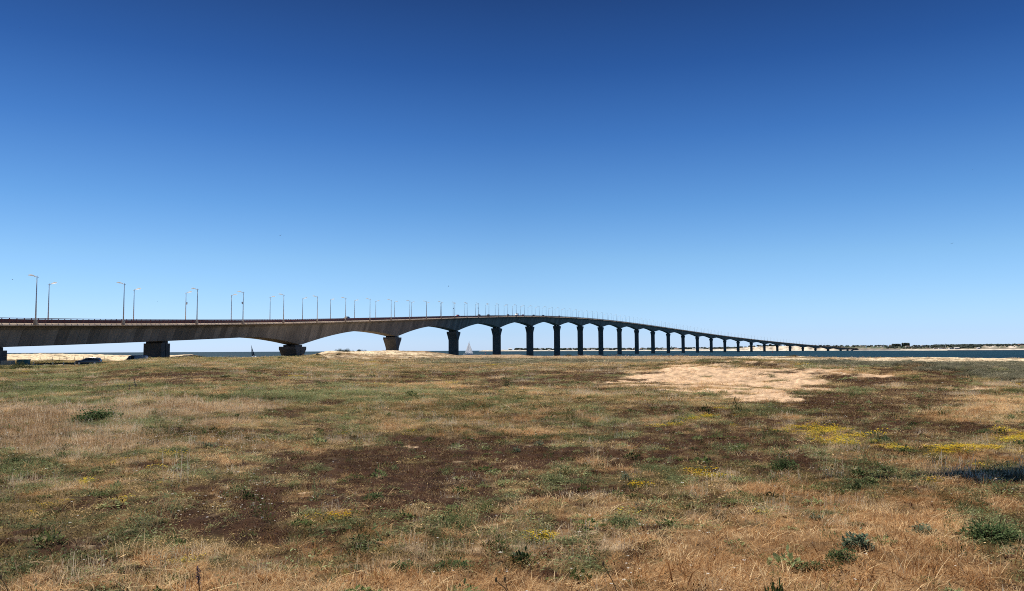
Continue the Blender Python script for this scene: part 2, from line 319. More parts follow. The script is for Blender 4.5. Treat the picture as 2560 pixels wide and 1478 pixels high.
g.l(f,mr.inputs['Value'])
hsv=g.n('ShaderNodeHueSaturation'); g.l(at.outputs['Color'],hsv.inputs['Color']); g.l(mr.outputs[0],hsv.inputs['Value'])
g.l(hsv.outputs[0],g.b.inputs['Base Color']); g.b.inputs['Roughness'].default_value=.95; g.b.inputs['Specular IOR Level'].default_value=.1
g.bump(g.math('ADD',n1.outputs[0],n2.outputs[0]),.8,.03)
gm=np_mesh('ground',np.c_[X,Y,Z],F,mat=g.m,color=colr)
tag(link('ground',gm),kind='structure')
# ---------------------------------------------------------------- sea
wm=NT('sea_water'); ps=wm.pos(); mp=wm.n('ShaderNodeMapping'); mp.inputs['Scale'].default_value=(.12,.5,1); wm.l(ps,mp.inputs[0])
a1=wm.noise(1.0,6,.6,mp.outputs[0]); mp2=wm.n('ShaderNodeMapping'); mp2.inputs['Scale'].default_value=(.004,.012,1); wm.l(ps,mp2.inputs[0]); a2=wm.noise(1.0,5,.6,mp2.outputs[0])
wc=wm.ramp(a2.outputs[0],[(.35,(.006,.030,.052)),(.65,(.012,.048,.070))])
wm.l(wc.outputs[0],wm.b.inputs['Base Color']); wm.b.inputs['Roughness'].default_value=.6; wm.b.inputs['Specular IOR Level'].default_value=.06
wm.bump(a1.outputs[0],.9,1.2)
v=[];fs=[]
rs=[30,200,1000,6000,30000,85000];N=96
for r in rs: v+=[(r*math.cos(2*PI*k/N),r*math.sin(2*PI*k/N),0) for k in range(N)]
fs=[(i*N+k,i*N+(k+1)%N,(i+1)*N+(k+1)%N,(i+1)*N+k) for i in range(len(rs)-1) for k in range(N)]
m_=MB().add(v,fs); tag(m_.build('sea',wm.m),kind='structure')
# ---------------------------------------------------------------- bridge
TH=[0.049,0.1652,0.244,0.3249,0.4065,0.4869,0.5696,0.6475,0.7264,0.8053]; TN=np.linspace(-400,3000,10)
_s=np.arange(-400,3000,1.); _th=np.interp(_s,TN,TH); _X=np.cumsum(np.sin(_th)); _Y=np.cumsum(np.cos(_th))
_X=_X-np.interp(0,_s,_X)-78.63; _Y=_Y-np.interp(0,_s,_Y)+293.65
PF=[1.7331557127911521e-18,-1.616026467394136e-14,5.7471112932704313e-11,-8.959829377454465e-08,3.221364557345732e-05,0.04229151289454942,11.602125266444641]
def th(s): return float(np.interp(s,_s,_th))
def zr(s): return EYE+float(np.polyval(PF,s))            # top of the guard rail
def bp(s,off,dz=0.):                                     # off > 0 is the near side
    t=th(s); return Vector((float(np.interp(s,_s,_X))+off*math.cos(t),float(np.interp(s,_s,_Y))-off*math.sin(t),zr(s)+dz))
S0,S1=-230,2775
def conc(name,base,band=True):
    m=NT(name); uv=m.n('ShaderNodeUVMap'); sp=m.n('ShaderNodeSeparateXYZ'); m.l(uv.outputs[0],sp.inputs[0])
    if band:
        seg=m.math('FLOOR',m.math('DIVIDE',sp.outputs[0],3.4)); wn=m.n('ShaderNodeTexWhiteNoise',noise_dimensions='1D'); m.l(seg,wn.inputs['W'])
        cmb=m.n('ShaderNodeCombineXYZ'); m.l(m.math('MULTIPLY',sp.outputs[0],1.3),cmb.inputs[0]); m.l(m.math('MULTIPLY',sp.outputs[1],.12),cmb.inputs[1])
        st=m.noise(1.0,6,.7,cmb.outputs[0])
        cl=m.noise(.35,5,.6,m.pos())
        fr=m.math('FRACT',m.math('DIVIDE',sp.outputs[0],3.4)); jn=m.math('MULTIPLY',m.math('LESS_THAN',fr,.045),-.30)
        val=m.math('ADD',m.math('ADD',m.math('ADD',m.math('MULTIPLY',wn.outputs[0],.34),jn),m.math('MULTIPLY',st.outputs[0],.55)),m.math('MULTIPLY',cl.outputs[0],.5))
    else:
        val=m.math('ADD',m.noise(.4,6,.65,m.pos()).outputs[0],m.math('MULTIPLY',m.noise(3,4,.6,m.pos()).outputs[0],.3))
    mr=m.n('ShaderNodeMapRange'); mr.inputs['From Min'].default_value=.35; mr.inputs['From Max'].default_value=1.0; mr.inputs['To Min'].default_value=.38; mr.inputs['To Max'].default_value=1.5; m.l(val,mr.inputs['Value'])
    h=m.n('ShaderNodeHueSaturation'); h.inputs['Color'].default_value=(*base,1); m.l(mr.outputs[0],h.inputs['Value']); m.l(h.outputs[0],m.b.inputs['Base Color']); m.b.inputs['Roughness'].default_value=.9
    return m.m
M={}
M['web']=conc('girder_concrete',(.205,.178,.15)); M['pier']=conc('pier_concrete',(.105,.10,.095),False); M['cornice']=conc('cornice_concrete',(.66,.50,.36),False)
M['asphalt']=simple('asphalt',(.05,.05,.052),.9,scale=.5); M['rail']=simple('oxide_red_rail',(.20,.045,.032),.5,scale=1,var=.25)
M['pole']=simple('galvanised_pole',(.74,.72,.70),.5,.2,scale=2); M['white']=simple('white_enamel',(.82,.83,.82),.4,var=.05)
M['bowl']=leafmat('white_lantern_bowl',(.98,.98,.98),(.99,.99,.99),.68,False)
M['black']=simple('black_rubber',(.018,.018,.02),.7); M['kerb']=simple('barrier_steel',(.15,.05,.038),.6,scale=.7,var=.3)
def sweep(name,prof,mat,parent,ss,smooth=False,closed=True,uv=False,cap=True):
    """prof(s) -> list of (offset, dz); sweeps it along the deck"""
    rings=[[bp(s,o,z) for o,z in prof(s)] for s in ss]; n=len(rings[0])
    mb=MB().loft(rings,cap=cap and closed,closed=closed); me=mb.mesh(name,smooth)
    if uv:
        ul=me.uv_layers.new(name='UVMap'); cum=[]
        for s in ss:
            p=prof(s);c=[0]
            for k in range(1,n):c.append(c[-1]+math.hypot(p[k][0]-p[k-1][0],p[k][1]-p[k-1][1]))
            cum.append(c)
        for pl in me.polygons:
            for li in pl.loop_indices:
                vi=me.loops[li].vertex_index; i,k=divmod(vi,n); ul.data[li].uv=(ss[i],cum[i][k])
    return link(name,me,mat,parent)
HT,HP=-5.5,-9.25
def gdepth(s):
    """underside of the box girder below the rail top"""
    if s<-42: 
        return HT
    if s<0: u=(s+42)/42; return HT+(HP-HT)*min(1,max(0,u))**1.75 if s<-2.3 else HP
    u=(s%110)/110; d=abs(s%110-55); k=max(0,(min(d,52.7))/52.7)
    if s>2660: return HT+(HP-HT)*k**1.7 if s<2695 else HT
    return HT+(HP-HT)*k**1.7
bridge=empty('road_bridge',tuple(bp(0,0)-Vector((0,0,9))),0)
tag(bridge,'long curving concrete road bridge on flared piers crossing the sea','bridge')
bridge.location=(0,0,0)
def gprof(s):
    b=gdepth(s); k=(HT-b)/(HT-HP); wb=3.3-.75*k
    return [(7.45,-1.48),(5.1,-1.8),(4.35,-2.3),(wb,b+.12),(wb-.3,b),(-wb+.3,b),(-wb,b+.12),(-4.35,-2.3),(-5.1,-1.8),(-7.45,-1.48)]
# one girder length per span
edges=[S0,-137,-83]+[110*i for i in range(0,25)]+[S1]
edges=[S0,-137,-83]+[110.*i for i in range(0,25)]+[2700.,S1]
for a,b in zip(edges[:-1],edges[1:]):
    n=max(4,int((b-a)/(2.5 if a<600 else 5))); ss=list(np.linspace(a+(.02),b-.02,n+1))
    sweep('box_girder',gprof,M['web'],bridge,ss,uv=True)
ssl=list(np.arange(S0,300,3.))+list(np.arange(300,S1+1,8.))
sweep('road_deck',lambda s:[(7.25,-.98),(7.25,-1.46),(-7.25,-1.46),(-7.25,-.98)],M['asphalt'],bridge,ssl)
for sg in(1,-1):
    o=lambda a:a*sg
    pr=(lambda s,sg=sg:[(sg*7.28,-1.0),(sg*7.46,-1.02),(sg*7.99,-1.40),(sg*7.97,-1.50),(sg*7.28,-1.51)])
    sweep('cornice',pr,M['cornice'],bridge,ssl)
    # guard rail: top rail, mid plate and posts
    mb=MB(); 
    for (z0,z1,o0,o1) in((-.12,0,7.36,7.50),(-.34,-.31,7.41,7.44),(-.52,-.49,7.41,7.44),(-.70,-.67,7.41,7.44)):
        mb.loft([[bp(s,sg*o0,z0),bp(s,sg*o1,z0),bp(s,sg*o1,z1),bp(s,sg*o0,z1)] for s in ssl])
    s=S0+1
    while s<1400:
        t=th(s); p=bp(s,sg*7.43,-.42); mb.box(p,(.10,.14 if s<200 else .2,.84),rz=-t); s+=1.9 if s<500 else 3.8
    mb.build('guard_rail',M['rail'],bridge)
    # inner crash barrier between the carriageway and the path
    mb=MB().loft([[bp(s,sg*6.3,-.97),bp(s,sg*6.45,-.97),bp(s,sg*6.42,-.22),bp(s,sg*6.33,-.22)] for s in ssl]); mb.build('crash_barrier',M['kerb'],bridge)
def pier(s,W1,W0,D1,D0,fl,zb,name='pier'):
    """flared pier: W across, D along the deck (1 = cap, 0 = shaft)"""
    t=th(s); top=zr(s)+gdepth(s)-.62
    def ring(z,w,d,g=.16):
        hw,hd=w/2,d/2; q=[(hw,-hd),(hw,-g),(hw-.25,-g),(hw-.25,g),(hw,g),(hw,hd),(-hw,hd),(-hw,g),(-hw+.25,g),(-hw+.25,-g),(-hw,-g),(-hw,-hd)]
        out=[]
        for a,b in q:
            p=bp(s,0);out.append((p.x+a*math.cos(t)+b*math.sin(t),p.y-a*math.sin(t)+b*math.cos(t),z))
        return out
    cap=MB().loft([ring(top-fl,W0,D0)]+[ring(top-.9-(fl-.9)*(1-k),W0+(W1-W0)*(k**1.1),D0+(D1-D0)*(k**1.15)) for k in(.25,.5,.75,1)]+[ring(top,W1,D1)])
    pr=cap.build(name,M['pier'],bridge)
    if top-fl>zb: MB().loft([ring(zb,W0,D0),ring(top-fl-.005,W0,D0)]).build('shaft',M['pier'],pr)
    for sg in(1,-1):
        p=bp(s,0); b=MB().box((p.x+sg*1.45*math.cos(t),p.y-sg*1.45*math.sin(t),top+.31),(1.7,D1*.62,.62),rz=-t)
        b.build('bearing',M['black'],pr)
for i in range(0,25):
    s=110.*i; zb=-1.5 if i>1 else EYE-4
    top=zr(s)+gdepth(s)-.6; pier(s,6.25,5.75,9.2,2.7,min(5.4,top-zb-.3) if i<1 else 5.4,zb)
pier(-83,4.9,4.9,4.0,4.0,1.2,EYE-3.5); pier(-139.8,5.0,5.0,4.2,4.2,1.2,EYE-3.5); pier(2700,6,6,3,3,1.0,-2)
# end abutments
p=bp(2768,0); t=th(2768); MB().box((p.x,p.y,(p.z-2)/2-1),(15.4,16,p.z-1.6),rz=-t).build('abutment',M['pier'],bridge)
# ---------------------------------------------------------------- street lamps
def make_lamp():
    r=empty('street_lamp')
    MB().tube([(0,0,-.7),(0,0,3.6),(0,0,7.85)],[.15,.115,.07],10).build('pole',M['pole'],r,True)
    MB().tube([(-.35,0,7.80),(0,0,7.92),(.55,0,8.0)],[.04,.06,.05],8).tube([(0,0,7.8),(0,0,8.2)],[.07,.03],8).build('arm',M['white'],r,True)
    l=MB(); rings=[]
    for x,wd,hh in((.3,.06,.05),(.7,.18,.11),(1.1,.30,.15),(1.5,.28,.14),(1.9,.09,.05)):
        z=8.0+(x-.5)*.16; rings.append([(x,wd*math.cos(a),z+hh*2*math.sin(a)) for a in [PI*k/8 for k in range(9)]])
    l.loft(rings,cap=False,closed=False).build('lantern',M['bowl'],r,True)
    MB().box((.02,0,-.90),(.62,.62,.95),top=(.75,.75)).build('bracket',M['cornice'],r)
    return r
def ordn(k):
    w=['first','second','third','fourth','fifth','sixth','seventh','eighth','ninth','tenth','eleventh','twelfth','thirteenth','fourteenth','fifteenth','sixteenth','seventeenth','eighteenth','nineteenth','twentieth']
    if k<=20:return w[k-1]
    tens=['','','twenty','thirty','forty','fifty','sixty','seventy','eighty','ninety'];
    if k>=100: return 'hundred and '+ordn(k-100) if k>100 else 'hundredth'
    a,b=divmod(k,10); return tens[a]+('-'+w[b-1] if b else 'ieth').replace('yieth','ieth') if b else tens[a][:-1]+'ieth'
proto=make_lamp(); used=False
NS=[-137.4,-109.5,-77.8]+[-52.3+27.5*i for i in range(100)]
FS=[-112.9,-81.1,-56.1]+[-29.3+27.5*i for i in range(99)]
for row,SS,sg in(('near',NS,1),('far',FS,-1)):
    for i,s in enumerate(SS):
        if s>2690:break
        L=proto if not used else copy_tree(proto); used=True
        t=th(s); L.location=bp(s,sg*8.0 if sg>0 else -8.0); L.rotation_euler=(0,0,math.atan2(math.sin(t)*sg,-math.cos(t)*sg))
        dsc='lamp post with white lantern on the bridge\'s '+('near' if sg>0 else 'far')+' rail, '+ordn(i+1)+' from the left'
        tag(L,dsc,'street lamp','lamp posts along the bridge')
        if (sg>0 and i in(3,14)) or (sg<0 and i in(2,13)):
            MB().box((.28,0,5.0),(.34,.3,.42)).tube([(0,0,5.15),(.3,0,5.15)],.05,6).lathe([(.02,-.3),(.16,-.22),(.17,0)],(.28,0,4.8),10).build('camera_housing',M['white'],L)
# ---------------------------------------------------------------- cars
def glassm(): 
    m=NT('car_glass'); m.b.inputs['Base Color'].default_value=(.02,.025,.03,1); m.b.inputs['Roughness'].default_value=.08; m.b.inputs['Coat Weight'].default_value=.3; return m.m
M['glass']=glassm(); M['rim']=simple('wheel_rim',(.5,.5,.52),.3,.7,var=.05); M['lamp_red']=simple('tail_lens',(.35,.02,.02),.2); M['lamp_clear']=simple('head_lens',(.7,.72,.75),.1)
def paint(n,c): return simple(n,c,.3,.1,var=.04,coat=.6)
PAINT={'blue':paint('paint_slate_blue',(.05,.075,.11)),'dark':paint('paint_charcoal',(.03,.032,.036)),'red':paint('paint_dark_red',(.22,.02,.025)),'white':paint('paint_white',(.8,.8,.8)),'van':paint('paint_grey_blue',(.30,.38,.46)),'silver':paint('paint_silver',(.4,.41,.42))}
def make_car(name,col,kind='estate'):
    r=empty(name); b=MB(); pm=PAINT[col]
    # stations: x, bottom, belt, top, half width bottom, belt, top
    if kind=='estate': st=[(-2.25,.42,.70,.72,.74,.70,.66),(-2.05,.28,.78,.82,.84,.82,.76),(-1.2,.22,.88,.98,.88,.88,.80),(-.95,.22,.90,1.02,.88,.88,.76),(-.25,.22,.92,1.42,.88,.88,.62),(.3,.22,.93,1.47,.88,.88,.62),(1.5,.22,.95,1.45,.88,.88,.62),(1.95,.24,.96,1.36,.86,.86,.60),(2.2,.34,.94,1.02,.82,.80,.68),(2.28,.45,.80,.84,.76,.74,.70)]
    elif kind=='hatch': st=[(-1.95,.42,.66,.70,.72,.68,.62),(-1.75,.26,.76,.82,.80,.80,.72),(-1.0,.2,.88,.98,.84,.84,.76),(-.35,.2,.92,1.44,.84,.84,.60),(.3,.2,.94,1.50,.84,.84,.60),(1.2,.2,.95,1.46,.84,.84,.60),(1.7,.24,.96,1.2,.80,.80,.62),(1.92,.36,.9,.95,.76,.74,.68)]
    else: st=[(-2.65,.45,.85,.9,.86,.82,.76),(-2.45,.3,1.0,1.06,.92,.92,.84),(-1.75,.25,1.15,1.3,.95,.95,.86),(-1.2,.25,1.25,2.12,.95,.95,.82),(-.5,.25,1.25,2.26,.95,.95,.84),(1.2,.25,1.25,2.28,.95,.95,.84),(2.45,.25,1.25,2.26,.95,.95,.84),(2.62,.35,1.25,2.0,.92,.92,.84)]
    rings=[]
    for x,zb,zm,zt,wb,wm_,wt in st:
        zc=(zb+zm)/2
        rings.append([(x,-wb,zb),(x,-wm_-.03,zc),(x,-wm_,zm),(x,-wt-.0,zt-.05),(x,-wt*.8,zt),(x,wt*.8,zt),(x,wt,zt-.05),(x,wm_,zm),(x,wm_+.03,zc),(x,wb,zb)])
    b.loft(rings); body=b.build('body',pm,r,True)
    # side windows and screens, a few mm proud of the body
    gl=MB()
    def lerp(x,k):
        for a,c in zip(st[:-1],st[1:]):
            if a[0]<=x<=c[0]: u=(x-a[0])/(c[0]-a[0]); return a[k]+(c[k]-a[k])*u
        return st[-1][k]
    wins={'estate':[(-.78,.05),(.12,.85),(.92,1.75)],'hatch':[(-.72,.1),(.17,.95),(1.02,1.45)],'van':[(-1.5,-.75),(-.68,.1)]}[kind]
    for x0,x1 in wins:
        for sg in(-1,1):
            q=[]
            for x,top in((x0,0),(x1,0),(x1,1),(x0,1)):
                zm=lerp(x,2);zt=lerp(x,3)-.05;wm_=lerp(x,5);wt=lerp(x,6); u=.08+.80*top if zt-zm>.1 else .1; q.append((x,sg*(wm_+(wt-wm_)*u+.008),zm+(zt-zm)*u))
            gl.add(q,[(0,1,2,3) if sg<0 else (3,2,1,0)])
    i0={'estate':3,'hatch':2,'van':2}[kind]; a,c=st[i0],st[i0+1]
    gl.add([(a[0]+.08,-a[6]*.78,a[3]+.055),(a[0]+.08,a[6]*.78,a[3]+.055),(c[0]-.05,c[6]*.78,c[3]-.005),(c[0]-.05,-c[6]*.78,c[3]-.005)],[(0,1,2,3)])
    if kind!='van':
        a,c=st[-3],st[-2]; gl.add([(a[0]+.03,-a[6]*.75,a[3]-.01),(a[0]+.03,a[6]*.75,a[3]-.01),(c[0]+.015,c[6]*.85,c[3]+.01),(c[0]+.015,-c[6]*.85,c[3]+.01)],[(3,2,1,0)])
    gl.build('windows',M['glass'],r)
    L=st[-1][0]; wr=.33 if kind!='van' else .36
    for x in((-L+.85),(L-.85)):
        for sg in(-1,1):
            w_=MB().lathe([(wr*.6,-.1),(wr,-.1),(wr,.1),(wr*.6,.1)],(x,sg*.80,wr),18,axis='y').build('wheel',M['black'],r,True)
            MB().lathe([(.03,-.02),(wr*.62,-.012),(wr*.62,.012),(.03,.02)],(x,sg*.905,wr),14,axis='y').build('rim',M['rim'],w_)
    for sg in(-1,1):
        MB().box((st[1][0]-.03,sg*.62,.66),(.14,.26,.12)).build('headlight',M['lamp_clear'],r)
        MB().box((L-.04,sg*.66,.82),(.1,.2,.24)).build('taillight',M['lamp_red'],r)
    return r
def place(o,x,y,z,rz): o.location=(x,y,z);o.rotation_euler=(0,0,rz)
CARG='vehicles driving over the bridge'
e=make_car('parked_car','blue'); gx,gy=(221.5-1280)/2050*160,160; place(e,gx,gy,float(ground_base(gx,gy))+.02,R(8))
tag(e,'dark slate estate car parked in the shade under the bridge','car')
e=make_car('parked_van','van','van'); gx,gy=(338-1280)/2050*193,193; place(e,gx,gy,EYE-2.95,R(6))
tag(e,'grey blue panel van parked beside the square pier, half hidden by the grass bank','van')
def s_at(px,off):
    best=min(np.arange(-140,2700,1.),key=lambda s:abs(proj(*[np.array(c) for c in bp(s,off)])[0]-px)); return float(best)
protos={}
for px,col,kind,off,lab in[(866,'dark','hatch',3.8,'dark hatchback on the bridge beside the seventh near lamp post'),
  (1144,'red','hatch',3.8,'dark red hatchback leftmost of the two small cars above the fifth pier'),(1197,'dark','hatch',3.8,'dark hatchback over the span left of the sixth pier'),(1221,'dark','estate',3.8,'black estate car following a hatchback left of the sixth pier'),
  (1270,'dark','hatch',3.8,'dark hatchback just ahead of the white box van on the bridge'),(1293,'white','van',4.0,'white van, tallest vehicle on the bridge'),(1307,'red','estate',3.8,'dark red estate car right behind the white van'),
  (1334,'dark','hatch',3.8,'black hatchback over the eighth pier'),(1358,'dark','estate',3.8,'dark estate car right of the eighth pier on the bridge'),(1398,'silver','hatch',3.8,'pale silver hatchback at the crest of the bridge')]:
    if (col,kind) in protos: e=copy_tree(protos[(col,kind)])
    else:
        e=make_car({'van':'van','hatch':'hatchback','estate':'estate_car'}[kind],col,kind); protos[(col,kind)]=e
    s=s_at(px,off); p=bp(s,off,-.72); place(e,p.x,p.y,p.z,PI/2-th(s)); tag(e,lab,'van' if kind=='van' else 'car',CARG)
# ---------------------------------------------------------------- boats, buoys
M['sailw']=leafmat('white_sailcloth',(.93,.93,.95),(.96,.96,.97),.62,False); M['saild']=simple('navy_sailcloth',(.02,.035,.06),.8)
def sail(pts,mat,name,parent,bulge=.4,th_=.03):
    a,b,c=[Vector(p) for p in pts]; n=(b-a).cross(c-a).normalized(); mb=MB(); K=8; vs=[];idx={}
    for side in(0,1):
        for i in range(K+1):
            for j in range(K+1-i):
                u,v=i/K,j/K; w_=1-u-v; p=a*w_+b*u+c*v+n*(bulge*27*u*v*w_+.3*bulge*(u*w_+v*w_)+(th_ if side else 0)); idx[(side,i,j)]=len(vs); vs.append(p)
    fs=[]
    for side in(0,1):
        for i in range(K):
            for j in range(K-i):
                f=(idx[(side,i,j)],idx[(side,i+1,j)],idx[(side,i,j+1)]); fs.append(f if side else f[::-1])
                if j<K-i-1:
                    f=(idx[(side,i+1,j)],idx[(side,i+1,j+1)],idx[(side,i,j+1)]); fs.append(f if side else f[::-1])
    mb.add(vs,fs).build(name,mat,parent,True)
def boat(name,L,H,loc,rz,heel,mats,lab):
    r=empty(name,loc,rz); r.rotation_euler=(heel,0,rz)
    rings=[]
    for k in range(9):
        u=k/8; x=-L/2+L*u; w_=.17*L*(math.sin(PI*min(1,.22+u*.78))**.7) if k<8 else .01; d=.07*L*(1-(2*u-1)**2*.6); top=.085*L+.02*L*u
        rings.append([(x,-w_,top),(x,-w_*.9,top*.4),(x,-w_*.45,-d*.6),(x,0,-d),(x,w_*.45,-d*.6),(x,w_*.9,top*.4),(x,w_,top)])
    MB().loft(rings).build('hull',M['white'],r,True)
    MB().box((-.02*L,0,.125*L),(.36*L,.16*L,.06*L),top=(.8,.8)).build('cabin',M['white'],r)
    mx=.08*L
    MB().tube([(mx,0,.09*L),(mx,0,H)],[.11,.07],8).build('mast',M['pole'],r)
    MB().tube([(mx,0,.2*L),(mx-.4*L,.05*L,.2*L)],.08,6).build('boom',M['pole'],r)
    sail([(mx-.15,0,H*.97),(mx-.15,0,.22*L),(mx-.4*L,.05*L,.22*L)],mats[0],'mainsail',r)
    sail([(mx+.1,0,H*.86),(L*.46,0,.14*L),(mx-.03*L,.1*L,.16*L)],mats[1],'jib',r,.5)
    tag(r,lab,'sailing boat'); return r
p=px2world(1171,886,1150); boat('sailing_boat',14.4,19.6,(p.x,1150,0),R(8),R(4),(M['sailw'],M['sailw']),'white yacht with two pale sails right of the fifth pier')
p=px2world(635,890,930); boat('sailing_boat',7.2,14.4,(p.x,930,0),R(150),R(-16),(M['saild'],M['saild']),'small white boat heeling under dark narrow sails left of the third pier')
for px,py,col,lab in((1931,881.5,'red','red channel buoy in the water near the far end of the bridge'),(1967,881.5,'green','green channel buoy floating right of the red one near the far piers'),(1214,885,'red','red marker buoy between the yacht and the sixth pier')):
    px_,py_=px,py; hz=882.6-.0049*px; Yb=2050*6/(py-hz); p=px2world(px,py,Yb)
    if col+'b' not in M: M[col+'b']=simple(col+'_buoy_paint',(.5,.03,.03) if col=='red' else (.02,.25,.12),.5)
    r=empty('channel_buoy',(p.x,Yb,0)); MB().lathe([(.6,-.3),(1.0,0),(1.0,.5),(.5,.8)],n=12).build('float',M[col+'b'],r); MB().tube([(0,0,.7),(0,0,3.2)],[.35,.2],8).lathe([(.3,3.2),(.3,3.7),(.05,3.9)],n=8).build('tower',M[col+'b'],r); tag(r,lab,'buoy','buoys out on the water')
# ---------------------------------------------------------------- birds
def make_bird(dark=True):
    r=empty('gull'); 
    MB().loft([[(x,w_*math.cos(a),w_*math.sin(a)*.9) for a in [2*PI*k/8 for k in range(8)]] for x,w_ in((-.28,.01),(-.2,.05),(0,.08),(.16,.06),(.24,.045),(.33,.008))]).build('body',M['bird'],r,True)
    for sg in(-1,1):
        MB().add([(.10,sg*.05,.03),(-.08,sg*.05,.03),(.13,sg*.38,.20),(-.04,sg*.38,.20),(-.02,sg*.78,.08),(-.06,sg*.76,.08)]+[(.10,sg*.05,.01),(-.08,sg*.05,.01),(.13,sg*.38,.18),(-.04,sg*.38,.18),(-.02,sg*.78,.065),(-.06,sg*.76,.065)],
         [(0,1,3,2),(2,3,5,4),(8,9,7,6),(10,11,9,8),(0,2,8,6),(2,4,10,8),(1,7,9,3),(3,9,11,5),(4,5,11,10),(0,6,7,1)]).build('wing',M['bird'],r)
    return r
M['bird']=simple('dark_plumage',(.03,.03,.035),.8)
birds=[(31,699,70,'small bird at the far left edge just above the lamp posts'),(701,589,60,'dark bird left of centre high above the third pier'),(1121,716,75,'bird flying just above the bridge lamps near the fifth pier'),(2380,609,60,'bird far right in the pale blue sky'),(394,754,150,'tiny faint bird low between the left lamp posts'),(925,585,170,'faint distant bird level with the left of centre bird'),(1255,677,160,'tiny bird above the middle of the bridge'),(2432,424,150,'tiny bird high near the right edge'),(1551,4,110,'tiny bird touching the top edge right of centre'),(50,70,120,'tiny bird in the top left corner'),(2305,118,170,'faint speck of a bird high on the right'),(2050,527,180,'faint bird right of centre above the descending bridge'),(1118,292,180,'lone tiny bird high above the centre')]
bpz=None
for i,(px,py,Yb,lab) in enumerate(birds):
    if bpz is None: bpz=make_bird(); b=bpz
    else: b=copy_tree(bpz)
    p=px2world(px,py,Yb*6); b.location=p; b.rotation_euler=(R(random.uniform(-25,25)),R(random.uniform(-10,10)),R(random.uniform(0,360))); tag(b,lab,'bird','birds in the sky')
#PART2
# ---------------------------------------------------------------- far shore
FS_=[(1196,8000,.2,.25),(1206,7200,2.2,2.6),(1250,6800,3.4,3.6),(1300,6500,2.6,3.2),(1400,6000,1.6,3.0),(1540,5000,1.4,3.0),(1640,4500,1.8,3.4),(1700,4200,3,4),(1750,4000,3.4,4.4),(1800,3500,4,5.5),(1835,3200,5,6),(1860,3100,8,9),(1880,3000,9.5,10.4),(1940,2900,10.4,11.4),(2000,2800,10.8,11.8),(2050,2750,9,11.5),(2100,2740,6,10.5),(2140,2700,4.5,10.5),(2200,2600,4,11),(2300,2350,3.2,11),(2365,2250,3,11.5),(2450,2200,3.6,12.5),(2560,2150,4,13),(2900,2100,4,13)]
fa=np.array(FS_,float)
cx=np.r_[np.arange(1196,2900,3.0)]; n=len(cx)
Ysh=np.interp(cx,fa[:,0],fa[:,1])*(1+.006*np.sin(cx/9)+.004*np.sin(cx/3.7)); hc=np.interp(cx,fa[:,0],fa[:,2])*Ysh/2050*1.1; hl=np.interp(cx,fa[:,0],fa[:,3])*Ysh/2050*1.12
rows=[(-30,-1.5,'a'),(0,.3,'a'),(18,1.6,'b'),(40,3.0,'b'),(55,'c0','c'),(62,'c1','c'),(70,'c2','c'),(78,'c3','c'),(90,'c','c'),(160,'c+','d'),(400,'l','d'),(700,'l','d'),(1400,'l2','d'),(1500,-4,'d')]
VV=[];CCc=[]
nz_=fbm(cx*9,cx*0,40,4,400)
for ri,(dy,h,kk) in enumerate(rows):
    yy=Ysh+dy; xx=(cx-1280)/2050*yy
    if isinstance(h,str):
        zz={'c0':3+.15*(hc-3),'c1':3+.4*(hc-3),'c2':3+.62*(hc-3),'c3':3+.84*(hc-3),'c':hc,'c+':hc+.25*(hl-hc),'l':hl*.93,'l2':hl}[h]+0*cx
        zz=zz+fbm(cx*7,cx*0+ri*50,30,3,410)*np.maximum(hc*.25,.8)
    else: zz=np.full(n,float(h)); 
    if ri in(1,2,3): zz=np.minimum(zz,np.maximum(hc,.4))
    VV.append(np.c_[xx,yy,zz])
    q=fbm(cx*5,cx*0+ri*33,22,4,420)[:,None]; q2=fbm(cx*3,cx*0+ri*77,30,4,430)[:,None]
    clf=np.clip((cx-1840)/30,0,1)*np.clip((2110-cx)/30,0,1)
    if kk=='a': c=np.where((cx>2366)[:,None],np.array([[.05,.035,.045]]),np.array([[.62,.56,.47]]))
    elif kk=='b':
        c=np.array([[.70,.63,.52]])*np.ones((n,1)); rk=((cx>2105)&(cx<2250))[:,None]; c=np.where(rk,np.array([[.20,.18,.18]]),c)
    elif kk=='c':
        c=np.array([[.62,.53,.42]])*(1+1.3*q); oth=np.array([[.26,.22,.17]])*(1+1.0*q); c=c*clf[:,None]+oth*(1-clf[:,None]); c=np.where((cx<1840)[:,None],np.array([[.50,.46,.40]])*(1+.9*q),c)
    else:
        gq=np.clip(.5+3.5*q,0,1); c=np.array([[.045,.085,.035]])*gq+np.array([[.20,.17,.11]])*(1-gq); pm=(np.clip((cx-2440)/20,0,1)*np.clip((2548-cx)/12,0,1)*(1 if ri in(9,10) else 0)*np.clip(.7+2.5*q2[:,0],0,1))[:,None]; c=c*(1-pm)+np.array([[.72,.62,.52]])*pm
    CCc.append(np.clip(c,0.01,.9)*np.ones((n,1)))
VV=np.concatenate(VV);CCc=np.concatenate(CCc)
ii=(np.arange(len(rows)-1)[:,None]*n+np.arange(n-1)[None,:]); Ff=np.stack([ii,ii+1,ii+n+1,ii+n],-1).reshape(-1,4)
g=NT('far_shore_earth'); at=g.n('ShaderNodeAttribute',attribute_name='col'); nn_=g.noise(.05,5,.65,g.pos()); mr=g.n('ShaderNodeMapRange'); mr.inputs['From Min'].default_value=.3;mr.inputs['From Max'].default_value=.7;mr.inputs['To Min'].default_value=.6;mr.inputs['To Max'].default_value=1.35
g.l(nn_.outputs[0],mr.inputs[0]); h=g.n('ShaderNodeHueSaturation'); g.l(at.outputs['Color'],h.inputs['Color']); g.l(mr.outputs[0],h.inputs['Value']); g.l(h.outputs[0],g.b.inputs['Base Color']); g.b.inputs['Roughness'].default_value=.95
tag(link('far_shore',np_mesh('far_shore',VV,Ff,mat=g.m,color=CCc)),kind='structure')
